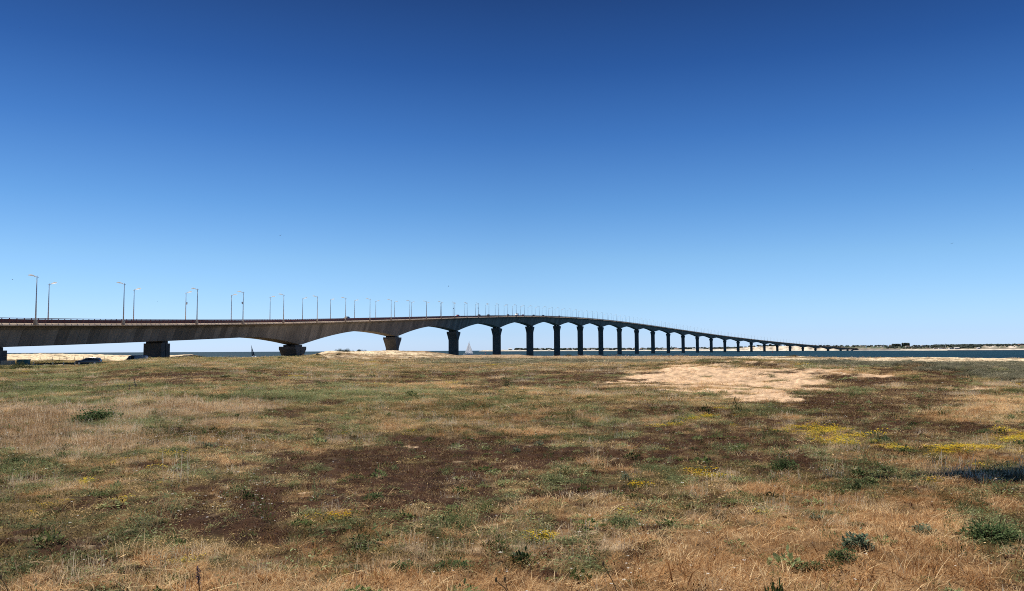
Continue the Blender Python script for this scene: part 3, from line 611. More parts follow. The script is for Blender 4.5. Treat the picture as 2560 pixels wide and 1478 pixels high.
def land(px,dy):
    Y0=float(np.interp(px,fa[:,0],fa[:,1])); hc_=float(np.interp(px,fa[:,0],fa[:,2]))*Y0/2050*1.1; hl_=float(np.interp(px,fa[:,0],fa[:,3]))*Y0/2050*1.12
    z=float(np.interp(dy,[0,40,90,160,400,1400],[.3,3,hc_,hc_+.25*(hl_-hc_),hl_*.93,hl_])) ; return Vector(((px-1280)/2050*(Y0+dy),Y0+dy,z)),2050/(Y0+dy)
M['farleaf']=simple('dark_pine_foliage',(.028,.042,.030),.9,var=.5,scale=.08)
M['bark']=simple('grey_bark',(.10,.08,.06),.9)
def blob(mb,c,r,seed,n=8,m=6):
    rg=np.random.default_rng(seed); vs=[];
    for i in range(m+1):
        ph=PI*i/m
        for k in range(n):
            a=2*PI*k/n; q=1+rg.uniform(-.22,.22) ; vs.append((c[0]+r[0]*q*math.sin(ph)*math.cos(a),c[1]+r[1]*q*math.sin(ph)*math.sin(a),c[2]+r[2]*q*math.cos(ph)))
    mb.add(vs,[(i*n+k,(i+1)*n+k,(i+1)*n+(k+1)%n,i*n+(k+1)%n) for i in range(m) for k in range(n)])
def wood(px0,px1,nn,dys,hpx,seed,lab):
    mb=MB(); rg=random.Random(seed)
    for i in range(nn):
        px=rg.uniform(px0,px1); dy=rg.uniform(*dys); p,sc_=land(px,dy); hh=rg.uniform(*hpx)/sc_; ww=hh*rg.uniform(.6,1.3)
        blob(mb,(p.x,p.y,p.z+hh*.45),(ww,ww,hh*.6),seed*1000+i)
    tag(mb.build('far_woodland',M['farleaf'],None,False),lab,'woodland',kind='stuff')
wood(1285,1500,230,(150,900),(1.6,4.6),1,'thin dark line of woods on the far shore behind the tall middle piers')
wood(1500,1850,260,(150,900),(1.6,4.6),2,'dark woods along the far shore right of the middle piers')
wood(1850,2130,90,(200,900),(1.2,4),3,'scattered dark woodland on top of the pale cliffs')
wood(2130,2330,120,(300,900),(1.2,3.6),4,'low green woods on the slope right of the bridge end')
wood(2330,2560,420,(250,1000),(1.6,4.4),5,'dark wood behind the harbour and white beach at the far right')
wood(2215,2360,150,(110,330),(1.2,3.2),6,'dark hedges low on the slope around the white buildings at right')
wood(2380,2450,160,(120,420),(1.4,4.5),7,'dark trees right behind the small harbour under the mast')
tl=[(1785,4.5,4,'round dark tree on the low shore between two far piers'),(1797,5,6,'broad dark tree beside a round one on the low far shore'),(1894,4.5,6,'round tree on the cliff top at the start of the pale cliffs'),(1912,3.5,4,'small round tree above the pale cliffs'),(1926,6,8,'largest dome shaped tree on top of the pale cliffs'),(2086,3.0,5,'low tree above the end of the bridge'),(1720,4,4,'dark tree by the low shore under the descending bridge'),(1680,4,4,'small dark tree beside the thin tower on the low shore')]
def clump(mb,c,r,seed,k=7):
    rg=random.Random(seed)
    for i in range(k):
        o=Vector((rg.uniform(-.6,.6)*r[0],rg.uniform(-.5,.5)*r[1],rg.uniform(-.3,.35)*r[2])); blob(mb,(c[0]+o.x,c[1]+o.y,c[2]+o.z),(r[0]*.5,r[1]*.5,r[2]*.6),seed*50+i)
for i,(px,hp,wp,lab) in enumerate(tl):
    p,s_=land(px,240); r=empty('broadleaf_tree',p); h_=hp/s_; w_=wp/s_
    mb=MB(); clump(mb,(0,0,h_*.62),(w_*.55,w_*.5,h_*.42),i+3); mb.build('crown',M['farleaf'],r); MB().tube([(0,0,-1),(0,0,h_*.4)],[h_*.06,h_*.04],6).build('trunk',M['bark'],r); tag(r,lab,'tree','single trees on the far shore')
for px,hp,wp,lab in((2240,6,18,'long dark pine clump left of the boxy one right of the bridge end'),(2265,8,15,'boxy dark pine clump standing on the skyline right of the bridge')):
    p,s_=land(px,380); r=empty('pine_grove',p); mb=MB(); h_=hp/s_
    for i in range(14): 
        xo=(i/13-.5)*wp/s_; blob(mb,(xo,random.uniform(-8,8),h_*.6),(h_*.35,h_*.4,h_*.5),900+i+px)
    mb.build('crown',M['farleaf'],r); MB().tube([(0,0,-1),(0,0,h_*.4)],[.8,.6],6).build('trunk',M['bark'],r); tag(r,lab,'trees')
M['wallw']=simple('whitewashed_wall',(.78,.76,.74),.8,var=.05); M['tile']=simple('pale_roof_tile',(.42,.26,.2),.8,scale=.6); M['wallg']=simple('grey_shed_wall',(.45,.46,.48),.7)
def house(px,dy,wp,hp,wall,roof,lab,flat=False):
    p,s_=land(px,dy); W_=wp/s_; W_*=1.2; H_=hp/s_*1.25; D_=min(W_*.7,18); r=empty('shore_house' if not flat else 'shore_building',p-Vector((0,0,1)),R(random.uniform(-12,12)))
    MB().box((0,0,H_*.35+.5),(W_,D_,H_*.7+1)).build('wall',M[wall],r)
    zt=H_*.7+1
    if flat: MB().box((0,0,zt+.2),(W_*1.02,D_*1.04,.5)).build('roof',M[roof],r)
    else: MB().add([(-W_*.53,-D_*.56,zt),(W_*.53,-D_*.56,zt),(W_*.53,D_*.56,zt),(-W_*.53,D_*.56,zt),(-W_*.53,0,zt+H_*.3),(W_*.53,0,zt+H_*.3)],[(0,1,5,4),(2,3,4,5),(1,2,5),(3,0,4),(3,2,1,0)]).build('roof',M[roof],r)
    k=max(2,int(W_/4))
    for i in range(min(k,6)):
        MB().box(((i+.5)/min(k,6)*W_-W_/2,-D_/2-.03,H_*.38+1),(W_/min(k,6)*.34,.1,H_*.26)).build('window',M['glass'],r)
    tag(r,lab,'building' if flat else 'house','houses on the far shore')
hs=[]
rg=random.Random(5)
for px in(1275,1300,1322,1352,1372,1419,1432,1470,1482,1516,1528,1541,1570,1583,1601,1612,1645,1660,1690,1735,1752,1775): hs.append((px,rg.uniform(110,220),rg.uniform(4,9),rg.uniform(1.8,3.0),'wallw','tile' if rg.random()<.5 else 'wallw',False))
hs+=[(2196,330,4.5,1.6,'wallw','wallw',True),(2205,340,5.5,2.4,'wallw','wallw',True),(2287,300,9,3,'wallg','wallw',True),(2298,330,16,2.4,'wallw','wallw',True),(2308,360,8,4,'wallw','wallw',True),(2338,120,8,1.5,'wallw','tile',False),(2356,110,10,2,'wallw','tile',False),(2384,460,10,1.7,'wallw','wallw',True),(2415,450,5,2,'wallw','wallw',True),(2437,450,4,1.5,'wallw','wallw',True),(2443,440,4,1.8,'wallw','wallw',True),(2369,90,4,3,'wallw','tile',False),(2391,110,9,3,'wallg','wallw',False),(2445,100,6,2.6,'wallw','wallw',False),(2318,100,6,1.3,'wallw','tile',False),(2551,430,8,3,'tile','tile',True),(2268,300,7,2.2,'wallw','tile',False),(2328,230,7,2,'wallw','wallw',True),(2349,90,6,2.5,'wallw','wallw',False),(2376,80,8,3.5,'wallw','wallw',True),(2402,420,7,2.2,'wallw','tile',False),(2130,330,5,2,'wallw','tile',False),(2150,420,4,1.8,'wallw','wallw',False),(2225,420,5,2,'wallw','tile',False)]; hs.sort()
for i,(px,dy,wp,hp,wl,rf,fl) in enumerate(hs):
    house(px,dy,wp,hp,wl,rf,('white flat roofed building' if fl else 'small pale house')+' on the far shore, '+ordn(i+1)+' from the left among the far buildings',fl)
for px,hp,wpx,mat,nm,lab in((2363,11,.5,'pole','radio_mast','thin lattice radio mast on the skyline above the harbour'),(2208,9,.35,'pole','radio_mast','thin pole mast above two small white buildings right of the bridge end'),(2165,5.5,1.6,'white','lighthouse_tower','small white tower on the slope right of the bridge end'),(1678,8,.8,'pole','water_tower','thin tower with wider top on the low shore beside a far pier')):
    p,s_=land(px,200 if px!=2165 else 260); r=empty(nm,p); h_=hp/s_; w_=wpx/s_
    if nm=='radio_mast':
        mb=MB()
        for a in range(3): mb.tube([(w_*.8*math.cos(a*2.09),w_*.8*math.sin(a*2.09),0),(0.1*math.cos(a*2.09),.1*math.sin(a*2.09),h_)],.35,5)
        for k in range(10):
            z0=h_*k/10;q=w_*.8*(1-k/10)
            for a in range(3): mb.tube([(q*math.cos(a*2.09),q*math.sin(a*2.09),z0),(q*.9*math.cos(a*2.09+2.09),q*.9*math.sin(a*2.09+2.09),z0+h_/10)],.18,4)
        mb.build('lattice',M['pole'],r)
    else: MB().lathe([(w_,-1),(w_*.7,h_*.75),(w_*1.5 if nm=='water_tower' else w_*.7,h_*.82),(w_*1.5 if nm=='water_tower' else w_*.6,h_*.97),(w_*.4,h_)],n=14).build('tower',M[mat],r)
    tag(r,lab,'mast' if 'mast' in nm else 'tower')
# ---------------------------------------------------------------- things beside the near end of the bridge
M['teal']=simple('teal_plastic',(.03,.13,.15),.5); M['wood']=simple('weathered_wood',(.20,.15,.10),.9,scale=8,var=.4); M['palep']=simple('pale_post_paint',(.55,.5,.45),.8)
def onpx(px,Y): x=(px-1280)/2050*Y; return Vector((x,Y,float(ground_base(x,Y))))
p=onpx(59,152); r=empty('waste_container',p,R(10)); MB().box((0,0,.55),(1.75,1.1,.9),top=(1.12,1.12)).build('bin_body',M['teal'],r); MB().box((0,0,1.06),(2.08,1.32,.12),top=(.94,.9)).build('lid',M['black'],r)
for a,b in((-1,-1),(1,-1),(-1,1),(1,1)): MB().lathe([(.09,-.04),(.09,.04)],(a*.7,b*.4,.09),10,axis='y').build('wheel',M['black'],r)
tag(r,'dark teal wheeled waste container with black lid in the bridge shade','waste container')
p=onpx(20,152); tag(MB().box((0,0,.4),(1.9,1.4,1.0),top=(.96,.94)).build('concrete_block',M['cornice'],loc=p),'low grey concrete block at the foot of the leftmost pier','concrete block')
for px,Yb,tl_,lab in((81,136,.3,'pale leaning post just right of the teal container'),(132,138,0,'short pale post on the track, left of the middle one'),(159,139,0,'short pale post on the track between container and parked car'),(186,141,.1,'short pale post on the track closest to the parked car')):
    p=onpx(px,Yb); tag(MB().tube([(0,0,-.2),(tl_,0,.75)],[.10,.09],8).build('bollard',M['palep'],loc=p),lab,'post','pale posts along the track')
for i,(px,Yb) in enumerate([(100,205),(118,206),(131,207),(149,208),(167,209),(186,210),(209,211),(232,212),(262,213)]):
    p=onpx(px,Yb); tag(MB().tube([(0,0,-.3),(random.uniform(-.1,.1),0,random.uniform(.7,1.0))],.045,6).build('fence_post',M['wood'],loc=p),'thin wooden fence post before the pale dunes, '+ordn(i+1)+' from the left','fence post','wooden fence posts in the dunes')
# ---------------------------------------------------------------- dark cloth shape added out of view to cast the shadow at the right
M['added_shadow_caster']=simple('shadow_caster_cloth',(.03,.02,.03),.8)
Hk=12.5; kx=7.75-.417*Hk; ky=13.0+.497*Hk; kz=EYE-2+Hk
k_=empty('added_shadow_caster',(kx,ky,kz)); 
o_=[(-1.7,.02),(-1.0,.42),(-.2,.72),(.9,.62),(1.9,.36),(2.0,-.1),(1.2,-.62),(.2,-.75),(-.5,-.7),(-1.25,-.62),(-.75,-.28)]
MB().loft([[(x,y*1.0,.25*math.cos(x)*.5+zz) for x,y in o_] for zz in(0,.03)]).build('sail',M['added_shadow_caster'],k_)
MB().tube([(-.6,0,.13),(2.0,0,-.04)],.02,6).build('spar',M['pole'],k_)
MB().loft([[(-1.7-1.3*u,.03*math.sin(u*9)+yo,.02*u) for yo in(-.13+.04*u,.13-.04*u)]+[(-1.7-1.3*u,.03*math.sin(u*9)+yo,.02*u+.02) for yo in(.13-.04*u,-.13+.04*u)] for u in [i/6 for i in range(7)]]).build('tail',M['added_shadow_caster'],k_)
tag(k_,'dark cloth shape added above the frame to cast the shadow at the right edge','added_shadow_caster')
#PART3
# ---------------------------------------------------------------- vegetation
LM={}
LM['dry']=leafmat('dry_grass_blades',(.20,.09,.035),(.62,.36,.16),.28,c3=(1.0,.78,.46))
LM['straw']=leafmat('pale_straw',(.35,.23,.12),(.75,.56,.34),.3,c3=(.97,.84,.62))
LM['olive']=leafmat('olive_turf',(.07,.055,.024),(.34,.26,.10),.25,c3=(.82,.60,.32))
LM['green']=leafmat('herb_leaves',(.035,.055,.026),(.15,.19,.085),.25,c3=(.36,.40,.20))
LM['moss']=leafmat('dark_moss',(.03,.013,.007),(.105,.048,.026),.2,c3=(.30,.19,.11))
LM['flower']=leafmat('yellow_petals',(.70,.44,.02),(.95,.74,.08),.35)
LM['grey']=leafmat('grey_shrub_leaves',(.05,.055,.038),(.19,.185,.125),.3,c3=(.40,.37,.26))
PC=bpy.data.collections
def blades(rg,n,rad,h,wd,lean=.5,seg=3,curl=.4):
    """n tapered blades, returned as vertices and triangles"""
    V=[];T=[]
    for i in range(n):
        a=rg.uniform(0,2*PI);r=rad*math.sqrt(rg.random());x0,y0=r*math.cos(a),r*math.sin(a); d=rg.uniform(0,2*PI)*.5+a*.5+rg.uniform(-1,1); L=h*rg.uniform(.5,1.15); le=lean*rg.uniform(.15,1.3); ww=wd*rg.uniform(.6,1.3); fx=rg.uniform(0,2*PI)
        b=len(V); cu=curl*rg.uniform(.2,1.5)
        for k in range(seg+1):
            u=k/seg; out=L*(le*u+cu*u*u)*.8; z=L*u*(1-.35*cu*u)
            x=x0+out*math.cos(d);y=y0+out*math.sin(d); w_=ww*(1-u)**.8
            if k<seg: V+=[(x-w_*math.cos(fx),y-w_*math.sin(fx),z),(x+w_*math.cos(fx),y+w_*math.sin(fx),z)]
            else: V.append((x,y,z))
        for k in range(seg-1): T+=[(b+2*k,b+2*k+1,b+2*k+3),(b+2*k,b+2*k+3,b+2*k+2)]
        T.append((b+2*seg-2,b+2*seg-1,b+2*seg))
    return V,T
def leaves(rg,n,rad,h,size,asp=.45,dome=True,up=.3):
    V=[];T=[]
    for i in range(n):
        a=rg.uniform(0,2*PI); q=math.sqrt(rg.random()); r=rad*q; z=h*(1-.75*q*q)*rg.uniform(.25,1.05) if dome else h*rg.random()
        c=Vector((r*math.cos(a),r*math.sin(a),max(.003,z))); d=Vector((math.cos(a+rg.uniform(-1,1)),math.sin(a+rg.uniform(-1,1)),rg.uniform(-.3,1.2)*up*2)).normalized()
        sd=d.cross(Vector((rg.uniform(-.5,.5),rg.uniform(-.5,.5),1))).normalized(); S=size*rg.uniform(.6,1.3); b=len(V)
        V+=[tuple(c),tuple(c+d*S*.5+sd*S*asp*.5),tuple(c+d*S),tuple(c+d*S*.5-sd*S*asp*.5)]; T+=[(b,b+1,b+2),(b,b+2,b+3)]
    return V,T
def proto(name,parts,mats):
    V=[];T=[];mi=[]
    for (v,t),m in parts:
        b=len(V);V+=v;T+=[tuple(i+b for i in f) for f in t];mi+=[m]*len(t)
    me=bpy.data.meshes.new(name); me.from_pydata(V,[],T); me.polygons.foreach_set('material_index',mi); me.update()
    for m in mats: me.materials.append(m)
    return bpy.data.objects.new(name,me)
def heads(rg,n,rad,h,size,flat=False):
    V=[];T=[];SV=[];ST=[]
    for i in range(n):
        a=rg.uniform(0,2*PI);r=rad*math.sqrt(rg.random()); x0,y0=r*math.cos(a),r*math.sin(a); L=h*rg.uniform(.6,1.1); dx,dy=rg.uniform(-.3,.3)*L,rg.uniform(-.3,.3)*L
        b=len(SV); w_=.0016; SV+=[(x0-w_,y0,0),(x0+w_,y0,0),(x0+dx+w_,y0+dy,L),(x0+dx-w_,y0+dy,L)]; ST+=[(b,b+1,b+2),(b,b+2,b+3)]
        for k in range(3):
            an=k*2.09; b=len(V); S=size*rg.uniform(.7,1.3)
            if flat: V+=[(x0+dx,y0+dy,L),(x0+dx+S*math.cos(an),y0+dy+S*math.sin(an),L+.3*S),(x0+dx+S*math.cos(an+1.6),y0+dy+S*math.sin(an+1.6),L+.25*S)]; T.append((b,b+1,b+2))
            else: V+=[(x0+dx+S*.35*math.cos(an),y0+dy+S*.35*math.sin(an),L-S),(x0+dx-S*.35*math.cos(an),y0+dy-S*.35*math.sin(an),L-S*.3),(x0+dx+rg.uniform(-.3,.3)*S,y0+dy,L+S)]; T.append((b,b+1,b+2))
    return (SV,ST),(V,T)
rg=random.Random(3); PR={}
PR['dry']=[proto('dry_tuft',[(blades(rg,15,.12,.085,.0024,.9,3,.8),0)],[LM['dry']]) for _ in range(6)]
PR['olive']=[proto('turf_tuft',[(blades(rg,11,.13,.055,.0030,1.2,2,.8),0),(leaves(rg,9,.13,.03,.022),0)],[LM['olive']]) for _ in range(6)]
PR['moss']=[proto('moss_tuft',[(leaves(rg,16,.13,.02,.020,.5,True,.5),0),(blades(rg,4,.13,.06,.0018,1.3,2,.9),1)],[LM['moss'],LM['olive']]) for _ in range(5)]
PR['green']=[proto('herb_tuft',[(leaves(rg,30,.13,.07,.026,.36),0),(blades(rg,7,.12,.08,.0022,.6,2,.5),1)],[LM['green'],LM['olive']]) for _ in range(5)]
def strawp():
    a,b=heads(rg,7,.15,.10,.009); return proto('seed_tuft',[(a,0),(b,0),(blades(rg,9,.14,.085,.0022,.9,3,.8),0),(blades(rg,5,.13,.06,.0026,.8,2,.5),1)],[LM['straw'],LM['olive']])
PR['straw']=[strawp() for _ in range(5)]
def flp():
    a,b=heads(rg,22,.13,.045,.011,True); return proto('flower_cushion',[(a,1),(b,0),(leaves(rg,22,.13,.035,.022),1)],[LM['flower'],LM['green']])
PR['yellow']=[flp() for _ in range(4)]
PR['sand']=[proto('marram_tuft',[(blades(rg,12,.10,.12,.0024,.7,3,.7),0)],[LM['dry']]) for _ in range(3)]
PR['grey']=[proto('grey_shrublet',[(leaves(rg,90,.16,.13,.03,.4),0),(blades(rg,8,.12,.15,.003,.4,2,.3),0)],[LM['grey']]) for _ in range(4)]
# where the tufts stand
def sample(n0,d0=4.6,d1=232,flat=22.):
    dg=np.geomspace(d0,d1,600); pdf=1.45*dg*n0/np.maximum(1,dg/flat)**2.0; cdf=np.r_[0,np.cumsum((pdf[1:]+pdf[:-1])/2*np.diff(dg))]; N=int(cdf[-1])
    d=np.interp(RNG.random(N)*cdf[-1],cdf,dg); u=RNG.uniform(-1.45,1.45,N)/2; x=u*d*1.0; return x,d
x,y=sample(150,flat=27.)
keep=np.abs(x)<.70*y+1.0; x=x[keep];y=y[keep]
Wt,ts=cover(x,y); dd=dep(x,y)
Ps=np.exp(Wt*4.2);Ps=Ps[6]/Ps.sum(0); Wt=Wt*4.6+RNG.gumbel(size=Wt.shape)*.75
kind=Wt.argmax(0); zt=ground(x,y)
Wd,_=cover(x,y) if False else (Wt,0)
cc_=colpx(x,y); zs_=np.interp(cc_,[-150,530,531,760,820,980,1110,1300,1500,1750,2000,2350,2700],[203,205,400,250,185,178,192,188,172,140,126,122,118])
beach=(dd>zs_)
ok=(ts<1.02)&~(beach&(RNG.random(len(x))>np.where(cc_>1700,.10,np.where(cc_<1180,.22,.45))))&(zt>.4)&(RNG.random(len(x))>np.clip(Ps*np.where(dd<112,.80,1.6),0,.93))
# not on the track by the viaduct
ok&=~((colpx(x,y)<300)&(dd>141)&(dd<180))
prob={'moss':.55,'dry':1.,'olive':1.,'green':1.,'straw':1.,'yellow':1.,'sand':.20,'grey':1.}
tonefield=np.clip(.5+1.9*fbm(x,y,1.6,4,500)+.9*fbm(x,y,9,2,510),0,1)
def scatter(name,kn,lab):
    k=KIN.index(kn); m=ok&(kind==k)&(RNG.random(len(x))<prob[kn]); X_,Y_,Z_,D_=x[m],y[m],zt[m],dd[m]; N=len(X_)
    if N==0: return
    me=bpy.data.meshes.new(name); me.vertices.add(N); me.vertices.foreach_set('co',np.c_[X_,Y_,Z_-.01].astype(np.float32).ravel())
    s_=np.maximum(1,D_/22); sh=np.maximum(1,D_/22)**(.12 if kn=='grey' else .34)
    hs_=RNG.uniform(.65,1.35,N)
    if kn=='weed': s_=s_*.72; sh=sh*.72
    if kn in('dry',): hs_*=.75+.7*np.clip(fbm(X_,Y_,2.5,3,520)+.5,0,1)
    ws_=np.exp(RNG.normal(0,.28,N)); hs_*=np.exp(RNG.normal(0,.33,N)); big=RNG.random(N)<(.10 if kn=='green' else .04); hs_=np.where(big,hs_*(1.7 if kn!='grey' else 1.2),hs_); ws_=np.where(big,ws_*1.6,ws_)
    def A_(nm,ty,vals,key='value'):
        a=me.attributes.new(nm,ty,'POINT'); a.data.foreach_set(key,vals.astype(np.float32 if ty!='INT' else np.int32).ravel())
    A_('scl','FLOAT_VECTOR',np.c_[s_*ws_,s_*ws_,sh*hs_],'vector'); A_('rz','FLOAT_VECTOR',np.c_[RNG.uniform(-.12,.12,N),RNG.uniform(-.12,.12,N),RNG.uniform(0,6.28,N)],'vector')
    A_('tone','FLOAT',np.clip(tonefield[m]*.55+RNG.beta(.85,.75,N)*.85-.05,0,1)); A_('vr','INT',RNG.integers(0,len(PR[kn]),N))
    col_=PC.new('source_'+name)
    for o in PR[kn]: col_.objects.link(o)
    ng=bpy.data.node_groups.new(name,'GeometryNodeTree'); ng.interface.new_socket('Geometry',in_out='INPUT',socket_type='NodeSocketGeometry'); ng.interface.new_socket('Geometry',in_out='OUTPUT',socket_type='NodeSocketGeometry')
    nd=ng.nodes; gi=nd.new('NodeGroupInput');go=nd.new('NodeGroupOutput');ip=nd.new('GeometryNodeInstanceOnPoints');ci=nd.new('GeometryNodeCollectionInfo'); ci.inputs['Collection'].default_value=col_; ci.inputs['Separate Children'].default_value=True; ci.inputs['Reset Children'].default_value=True
    ip.inputs['Pick Instance'].default_value=True
    def na_(nm,ty): q=nd.new('GeometryNodeInputNamedAttribute'); q.data_type=ty; q.inputs[0].default_value=nm; return q.outputs['Attribute']
    L=ng.links; L.new(gi.outputs[0],ip.inputs['Points']);L.new(ci.outputs[0],ip.inputs['Instance']);L.new(na_('vr','INT'),ip.inputs['Instance Index']);L.new(na_('rz','FLOAT_VECTOR'),ip.inputs['Rotation']);L.new(na_('scl','FLOAT_VECTOR'),ip.inputs['Scale']);L.new(ip.outputs[0],go.inputs[0])
    o=link(name,me); md=o.modifiers.new('tufts','NODES'); md.node_group=ng; tag(o,lab,kind='stuff'); print(name,N)
scatter('dry_grass','dry','golden dry grass covering the meadow')
scatter('olive_turf','olive','short olive brown turf between the dry grass')
scatter('dark_moss','moss','dark brown moss crust on the sandy ground')
scatter('green_herbs','green','low green herbs in patches through the meadow')
scatter('pale_seed_grass','straw','pale straw coloured seed heads of dry grass')
scatter('yellow_flowers','yellow','yellow flowering mats of stonecrop on the meadow')
scatter('dune_grass','sand','thin dry grass on the bare sand')
scatter('grey_shrubs','grey','low grey green dune shrubs before the beach')
PR['white']=[proto('white_daisy',[(heads(rg,1,.02,.09,.013,True)[0],1),(heads(rg,1,.02,.09,.013,True)[1],0)],[leafmat('white_petals',(.8,.78,.72),(.9,.88,.84),.3),LM['olive']]) for _ in range(3)]
KIN.append('white'); kind=kind.copy(); pick_=RNG.random(len(x)); nx_=fbm(x,y,3,3,800); kind[(pick_<.012)|((pick_<.05)&(nx_>.12))|((pick_<.16)&(colpx(x,y)<700)&(dd>10)&(dd<26)&(nx_>0))]=8; prob['white']=1.
scatter('white_flowers','white','tiny white flower heads dotted over the grass')
def wd(m1,n,h,ls,asp): return proto('weed',[(leaves(rg,n,.15,h,ls,asp,True,.5),0),(leaves(rg,n//2,.09,h*1.25,ls,asp,True,.6),0),(blades(rg,8,.12,h*1.3,.003,.4,2,.4),1)],[m1,LM['olive']])
KIN.append('weed'); gw=leafmat('weed_leaves',(.03,.05,.02),(.13,.17,.06),.25,c3=(.32,.36,.17)); PR['weed']=[wd(gw,70,.13,.032,.42),wd(gw,60,.10,.045,.5),wd(gw,80,.16,.028,.35),wd(gw,50,.08,.05,.55)]
prob['weed']=1.; gn=fbm(x,y,2.2,3,850)*2; kind[(RNG.random(len(x))<.006+.022*np.clip(gn+.1,0,1))&(dd<75)&(kind!=6)]=9
scatter('green_weeds','weed','loose green weeds dotted through the dry meadow')
# ---------------------------------------------------------------- single plants
LM['dleaf']=leafmat('dark_broad_leaves',(.03,.06,.025),(.17,.23,.10),.25,False); LM['gleaf']=leafmat('grey_green_leaves',(.09,.13,.08),(.26,.32,.22),.25,False)
LM['bush']=leafmat('dull_bush_leaves',(.03,.038,.018),(.11,.12,.055),.2,False); LM['tan']=leafmat('dry_stalk',(.16,.11,.06),(.35,.25,.14),.2,False); LM['viol']=leafmat('violet_flower_spike',(.03,.025,.07),(.10,.08,.20),.2,False)
def addVT(mb,vt,off=(0,0,0),mi=0): mb.add([(v[0]+off[0],v[1]+off[1],v[2]+off[2]) for v in vt[0]],vt[1],mi)
def herb(px,py,w_,h_,mat,lab,name='broadleaf_weed',n=150,ls=.05,asp=.5,grp=None,seed=1):
    gx,gy,gz=onground(px,py); k=gy/2050; W_=w_*k/2; H_=h_*k; gz=float(ground(gx,gy)); rg=random.Random(seed+px); r=empty(name,(gx,gy,gz-.02)); mb=MB()
    ls_=max(ls,W_*.16)
    n=int(n*2.6); cl=max(4,int(n/50))
    for c in range(cl):
        ox,oy=rg.uniform(-.6,.6)*W_,rg.uniform(-.6,.6)*W_; addVT(mb,leaves(rg,n//cl,W_*.62,H_*rg.uniform(.6,1.05),ls_,asp,True,.45),(ox,oy,0))
    mb.build('foliage',LM[mat],r); sb=MB()
    for c in range(cl+2): 
        a=rg.uniform(0,6.28);q=rg.uniform(.1,.5)*W_; sb.tube([(q*.3*math.cos(a),q*.3*math.sin(a),-.02),(q*math.cos(a),q*math.sin(a),H_*.6)],max(.004,W_*.015),5)
    sb.build('stem',LM['tan'],r); tag(r,lab,'plant' if 'bush' not in name else 'bush',grp); return r
v2=2560/2522.
for px,py,w_,h_,mat,lab,n,ls in[
 (1957,1172,66,44,'dleaf','dark green bushy plant in the mossy ground right of centre',420,.03),(2213,1180,52,24,'dleaf','blackish low plant at the left tip of the cast shadow',220,.03),
 (2145,1378,58,50,'gleaf','grey green thistle with lobed leaves in dry grass, lower right',150,.055),(2105,1408,80,40,'dleaf','green leafy plant beside the grey green thistle',260,.03),
 (245,1053,100,38,'dleaf','wide dark green mat of leaves in pale seed grass at the left',420,.03),(1290,1130,22,16,'gleaf','small pale green rosette on dark moss near the centre',90,.03),(1348,1115,24,16,'gleaf','pale grey green tuft on moss, centre right',90,.03),
 (2480,1345,130,50,'dleaf','large green plant clump at the right edge below the shadow',520,.035),(2290,1330,70,26,'gleaf','low grey green plant left of the large right edge clump',160,.03),
 (1300,1402,38,24,'gleaf','small grey green plant above the bottom edge at centre',110,.03),(1565,1310,75,24,'dleaf','bright green clump in dry grass right of centre',230,.025),(1567,1202,26,24,'gleaf','small dark thistle on moss below the yellow mats',110,.025),
 (2215,1100,30,18,'gleaf','pale thistle standing in the yellow flower mat at the right',110,.03),(2470,1085,60,16,'dleaf','dark green plant near the right edge above the yellow mat',200,.03),(1265,968,36,22,'dleaf','dark green shrublet in the middle distance at centre',160,.04),
 (1930,944,24,12,'dleaf','single dark shrub on the bare sand hollow',150,.05),(2045,1300,40,20,'gleaf','small grey green weed in golden grass, lower right',110,.03),(2040,1425,70,18,'dleaf','low dark weed near the bottom edge, lower right',160,.03),(520,1116,50,22,'gleaf','grey green weed on brown moss at the left',150,.03),(940,1248,60,18,'dleaf','dark creeping weed on moss left of centre',160,.03),(1010,1425,70,26,'dleaf','green weed near the bottom edge left of centre',220,.03),(1130,1425,90,26,'dleaf','green weed patch near the bottom edge at centre',240,.03),(560,885+60,30,8,'bush','low bush on the brown rise left of centre',120,.1)]:
    herb(px,py,w_,h_,mat,lab,n=n,ls=ls)
def bush(px,Yb,w_,h_,mat,lab,seed,n=2400,sink=.2):
    """w_, h_ in metres"""
    p=onpx(px,Yb); r=empty('coastal_bush',(p.x,p.y,p.z-sink)); rg=random.Random(seed); mb=MB()
    for c in range(12):
        ox=rg.uniform(-.42,.42)*w_; f_=1-(abs(ox)/(w_*.5))**2*.7; addVT(mb,leaves(rg,n//12,w_*.2,h_*f_*rg.uniform(.7,1.05)+sink,max(.05,h_*.14),.5,True,.4),(ox,rg.uniform(-.3,.3)*w_*.6,0))
    mb.build('foliage',LM[mat],r); MB().tube([(0,0,-.2),(0,0,h_*.5)],h_*.05,6).build('stem',LM['tan'],r); tag(r,lab,'bush','bushes on the dunes')
bush(40,104,5.6,1.15,'bush','big dull green bush at the left edge before the container',1,2600)
bush(845,228,3.0,.85,'bush','dark bush left on the pale dune crest between two piers',2); bush(868,229,3.2,1.0,'bush','taller dark bush beside another on the pale dune crest',3); bush(903,237,2.6,.9,'bush','rounded bush on the dune crest left of the fourth pier',4)
bush(1418,300,3.0,1.0,'bush','brown grassy clump breaking the shoreline near the eighth pier',5); bush(1977,207,3.0,.8,'bush','dark bush on the pale beach rim under the descending bridge',6); bush(846,205,1.6,.6,'bush','dark bush on the slope before the dune crest',7)
bush(795,215,1.3,.6,'bush','small bush on the dune slope right of the third pier',8)
bush(1220,330,3,.5,'bush','low flat bush on the dune rim right of the yacht',9); bush(1486,296,1.6,.5,'bush','tiny dark bush on the shore rim by the ninth pier',10); bush(700,150,1.4,.5,'bush','low green bush before the third pier',11); bush(148,200,2.2,.7,'bush','green bush by the fence posts left of the parked car',12); bush(285,165,1.6,.7,'bush','dark bush between the parked car and the van',13)
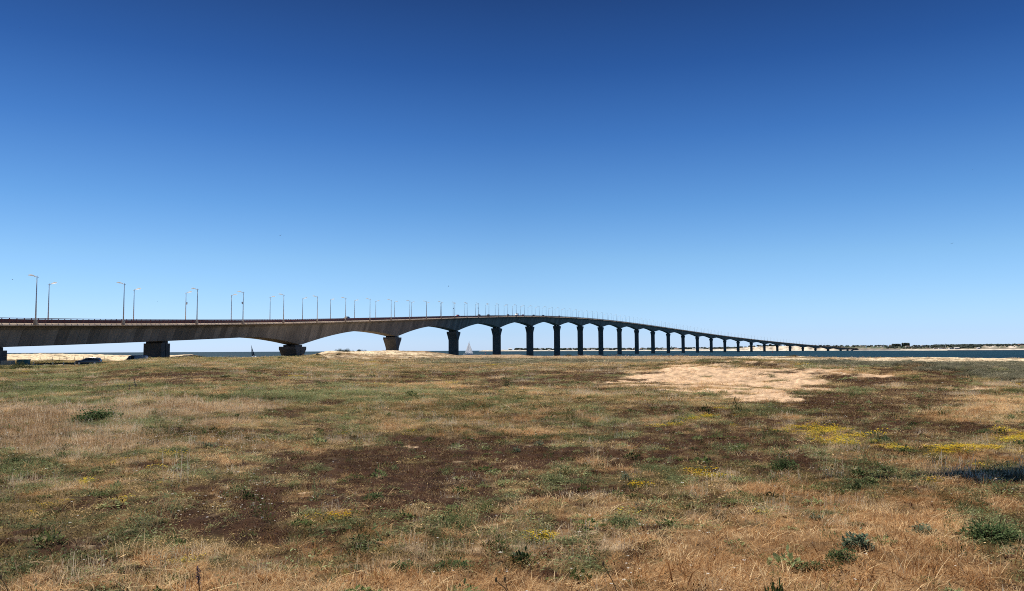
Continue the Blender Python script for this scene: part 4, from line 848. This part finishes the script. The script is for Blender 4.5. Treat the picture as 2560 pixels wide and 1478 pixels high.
bush(75,168,7,1.1,'dleaf','dark shaded hedge behind the teal container under the bridge',21,1200)
bush(110,170,8,1.0,'dleaf','dark shaded hedge between container and parked car under the bridge',22,1200)
bush(140,172,8,.95,'dleaf','dark shaded hedge left of the parked car under the bridge',23,1200)
bush(130,108,1.6,.55,'bush','small dark bush on tan ground below the pale posts',14)
# viper's bugloss spikes
def spike(px,py,hpx,lean,lab):
    gx,gy,gz=onground(px,py); k=gy/2050; H_=hpx*k; r=empty('flower_spike',(gx,gy,float(ground(gx,gy)))); rg=random.Random(px); 
    MB().tube([(0,0,-.02),(lean*H_*.5,0,H_*.5),(lean*H_,0,H_)],[.006,.005,.003],6).build('stem',LM['tan'],r); mb=MB()
    for i in range(60):
        u=rg.uniform(.35,1); addVT(mb,leaves(rg,3,H_*.07*(1.25-u),.02,H_*.07,.6,False),(lean*H_*u,0,H_*u))
    mb.build('blossom',LM['viol'],r); tag(r,lab,'flower','violet flower spikes')
spike(500,1482,62,-.12,'dark violet flower spike rising from the bottom edge at left'); spike(342,980,32,-.25,'tallest dark violet flower spike in the meadow at upper left'); spike(322,982,18,.1,'short violet flower spike left of the tallest one'); spike(298,976,12,-.4,'small leaning violet flower spike, leftmost of the meadow group'); spike(357,984,12,.1,'small violet flower spike right of the tallest one')
# dark dry stalks at the bottom
def stalk(pts,lab):
    gx,gy,gz=onground(pts[0][0],min(1600,pts[0][1])); r=empty('dry_stalk',(gx,gy,float(ground(gx,gy)))); P_=[px2world(a,b,gy)-Vector((gx,gy,float(ground(gx,gy)))) for a,b in pts]; P_=[Vector((0,0,-.02))]+P_[1:]
    MB().tube(P_,[.004]*(len(P_)-1)+[.003],6).build('stem',LM['tan'],r); e=P_[-1]; MB().lathe([(.003,-.015),(.011,0),(.009,.02),(.002,.03)],tuple(e),8).build('seed_head',LM['tan'],r); tag(r,lab,'dry stalk','dry stalks at the bottom edge')
stalk([(1552,1500),(1530,1450),(1508,1412)],'thin dark dry stalk leaning left at the bottom right of centre'); stalk([(1288,1510),(1262,1470),(1240,1452)],'dry stalk with round seed head at the bottom, centre'); stalk([(1282,1500),(1268,1472),(1262,1450)],'second dry stalk close to the round headed one at the bottom'); stalk([(30,1495),(15,1465),(2,1445)],'thin dry stalk in the bottom left corner')
#PART4
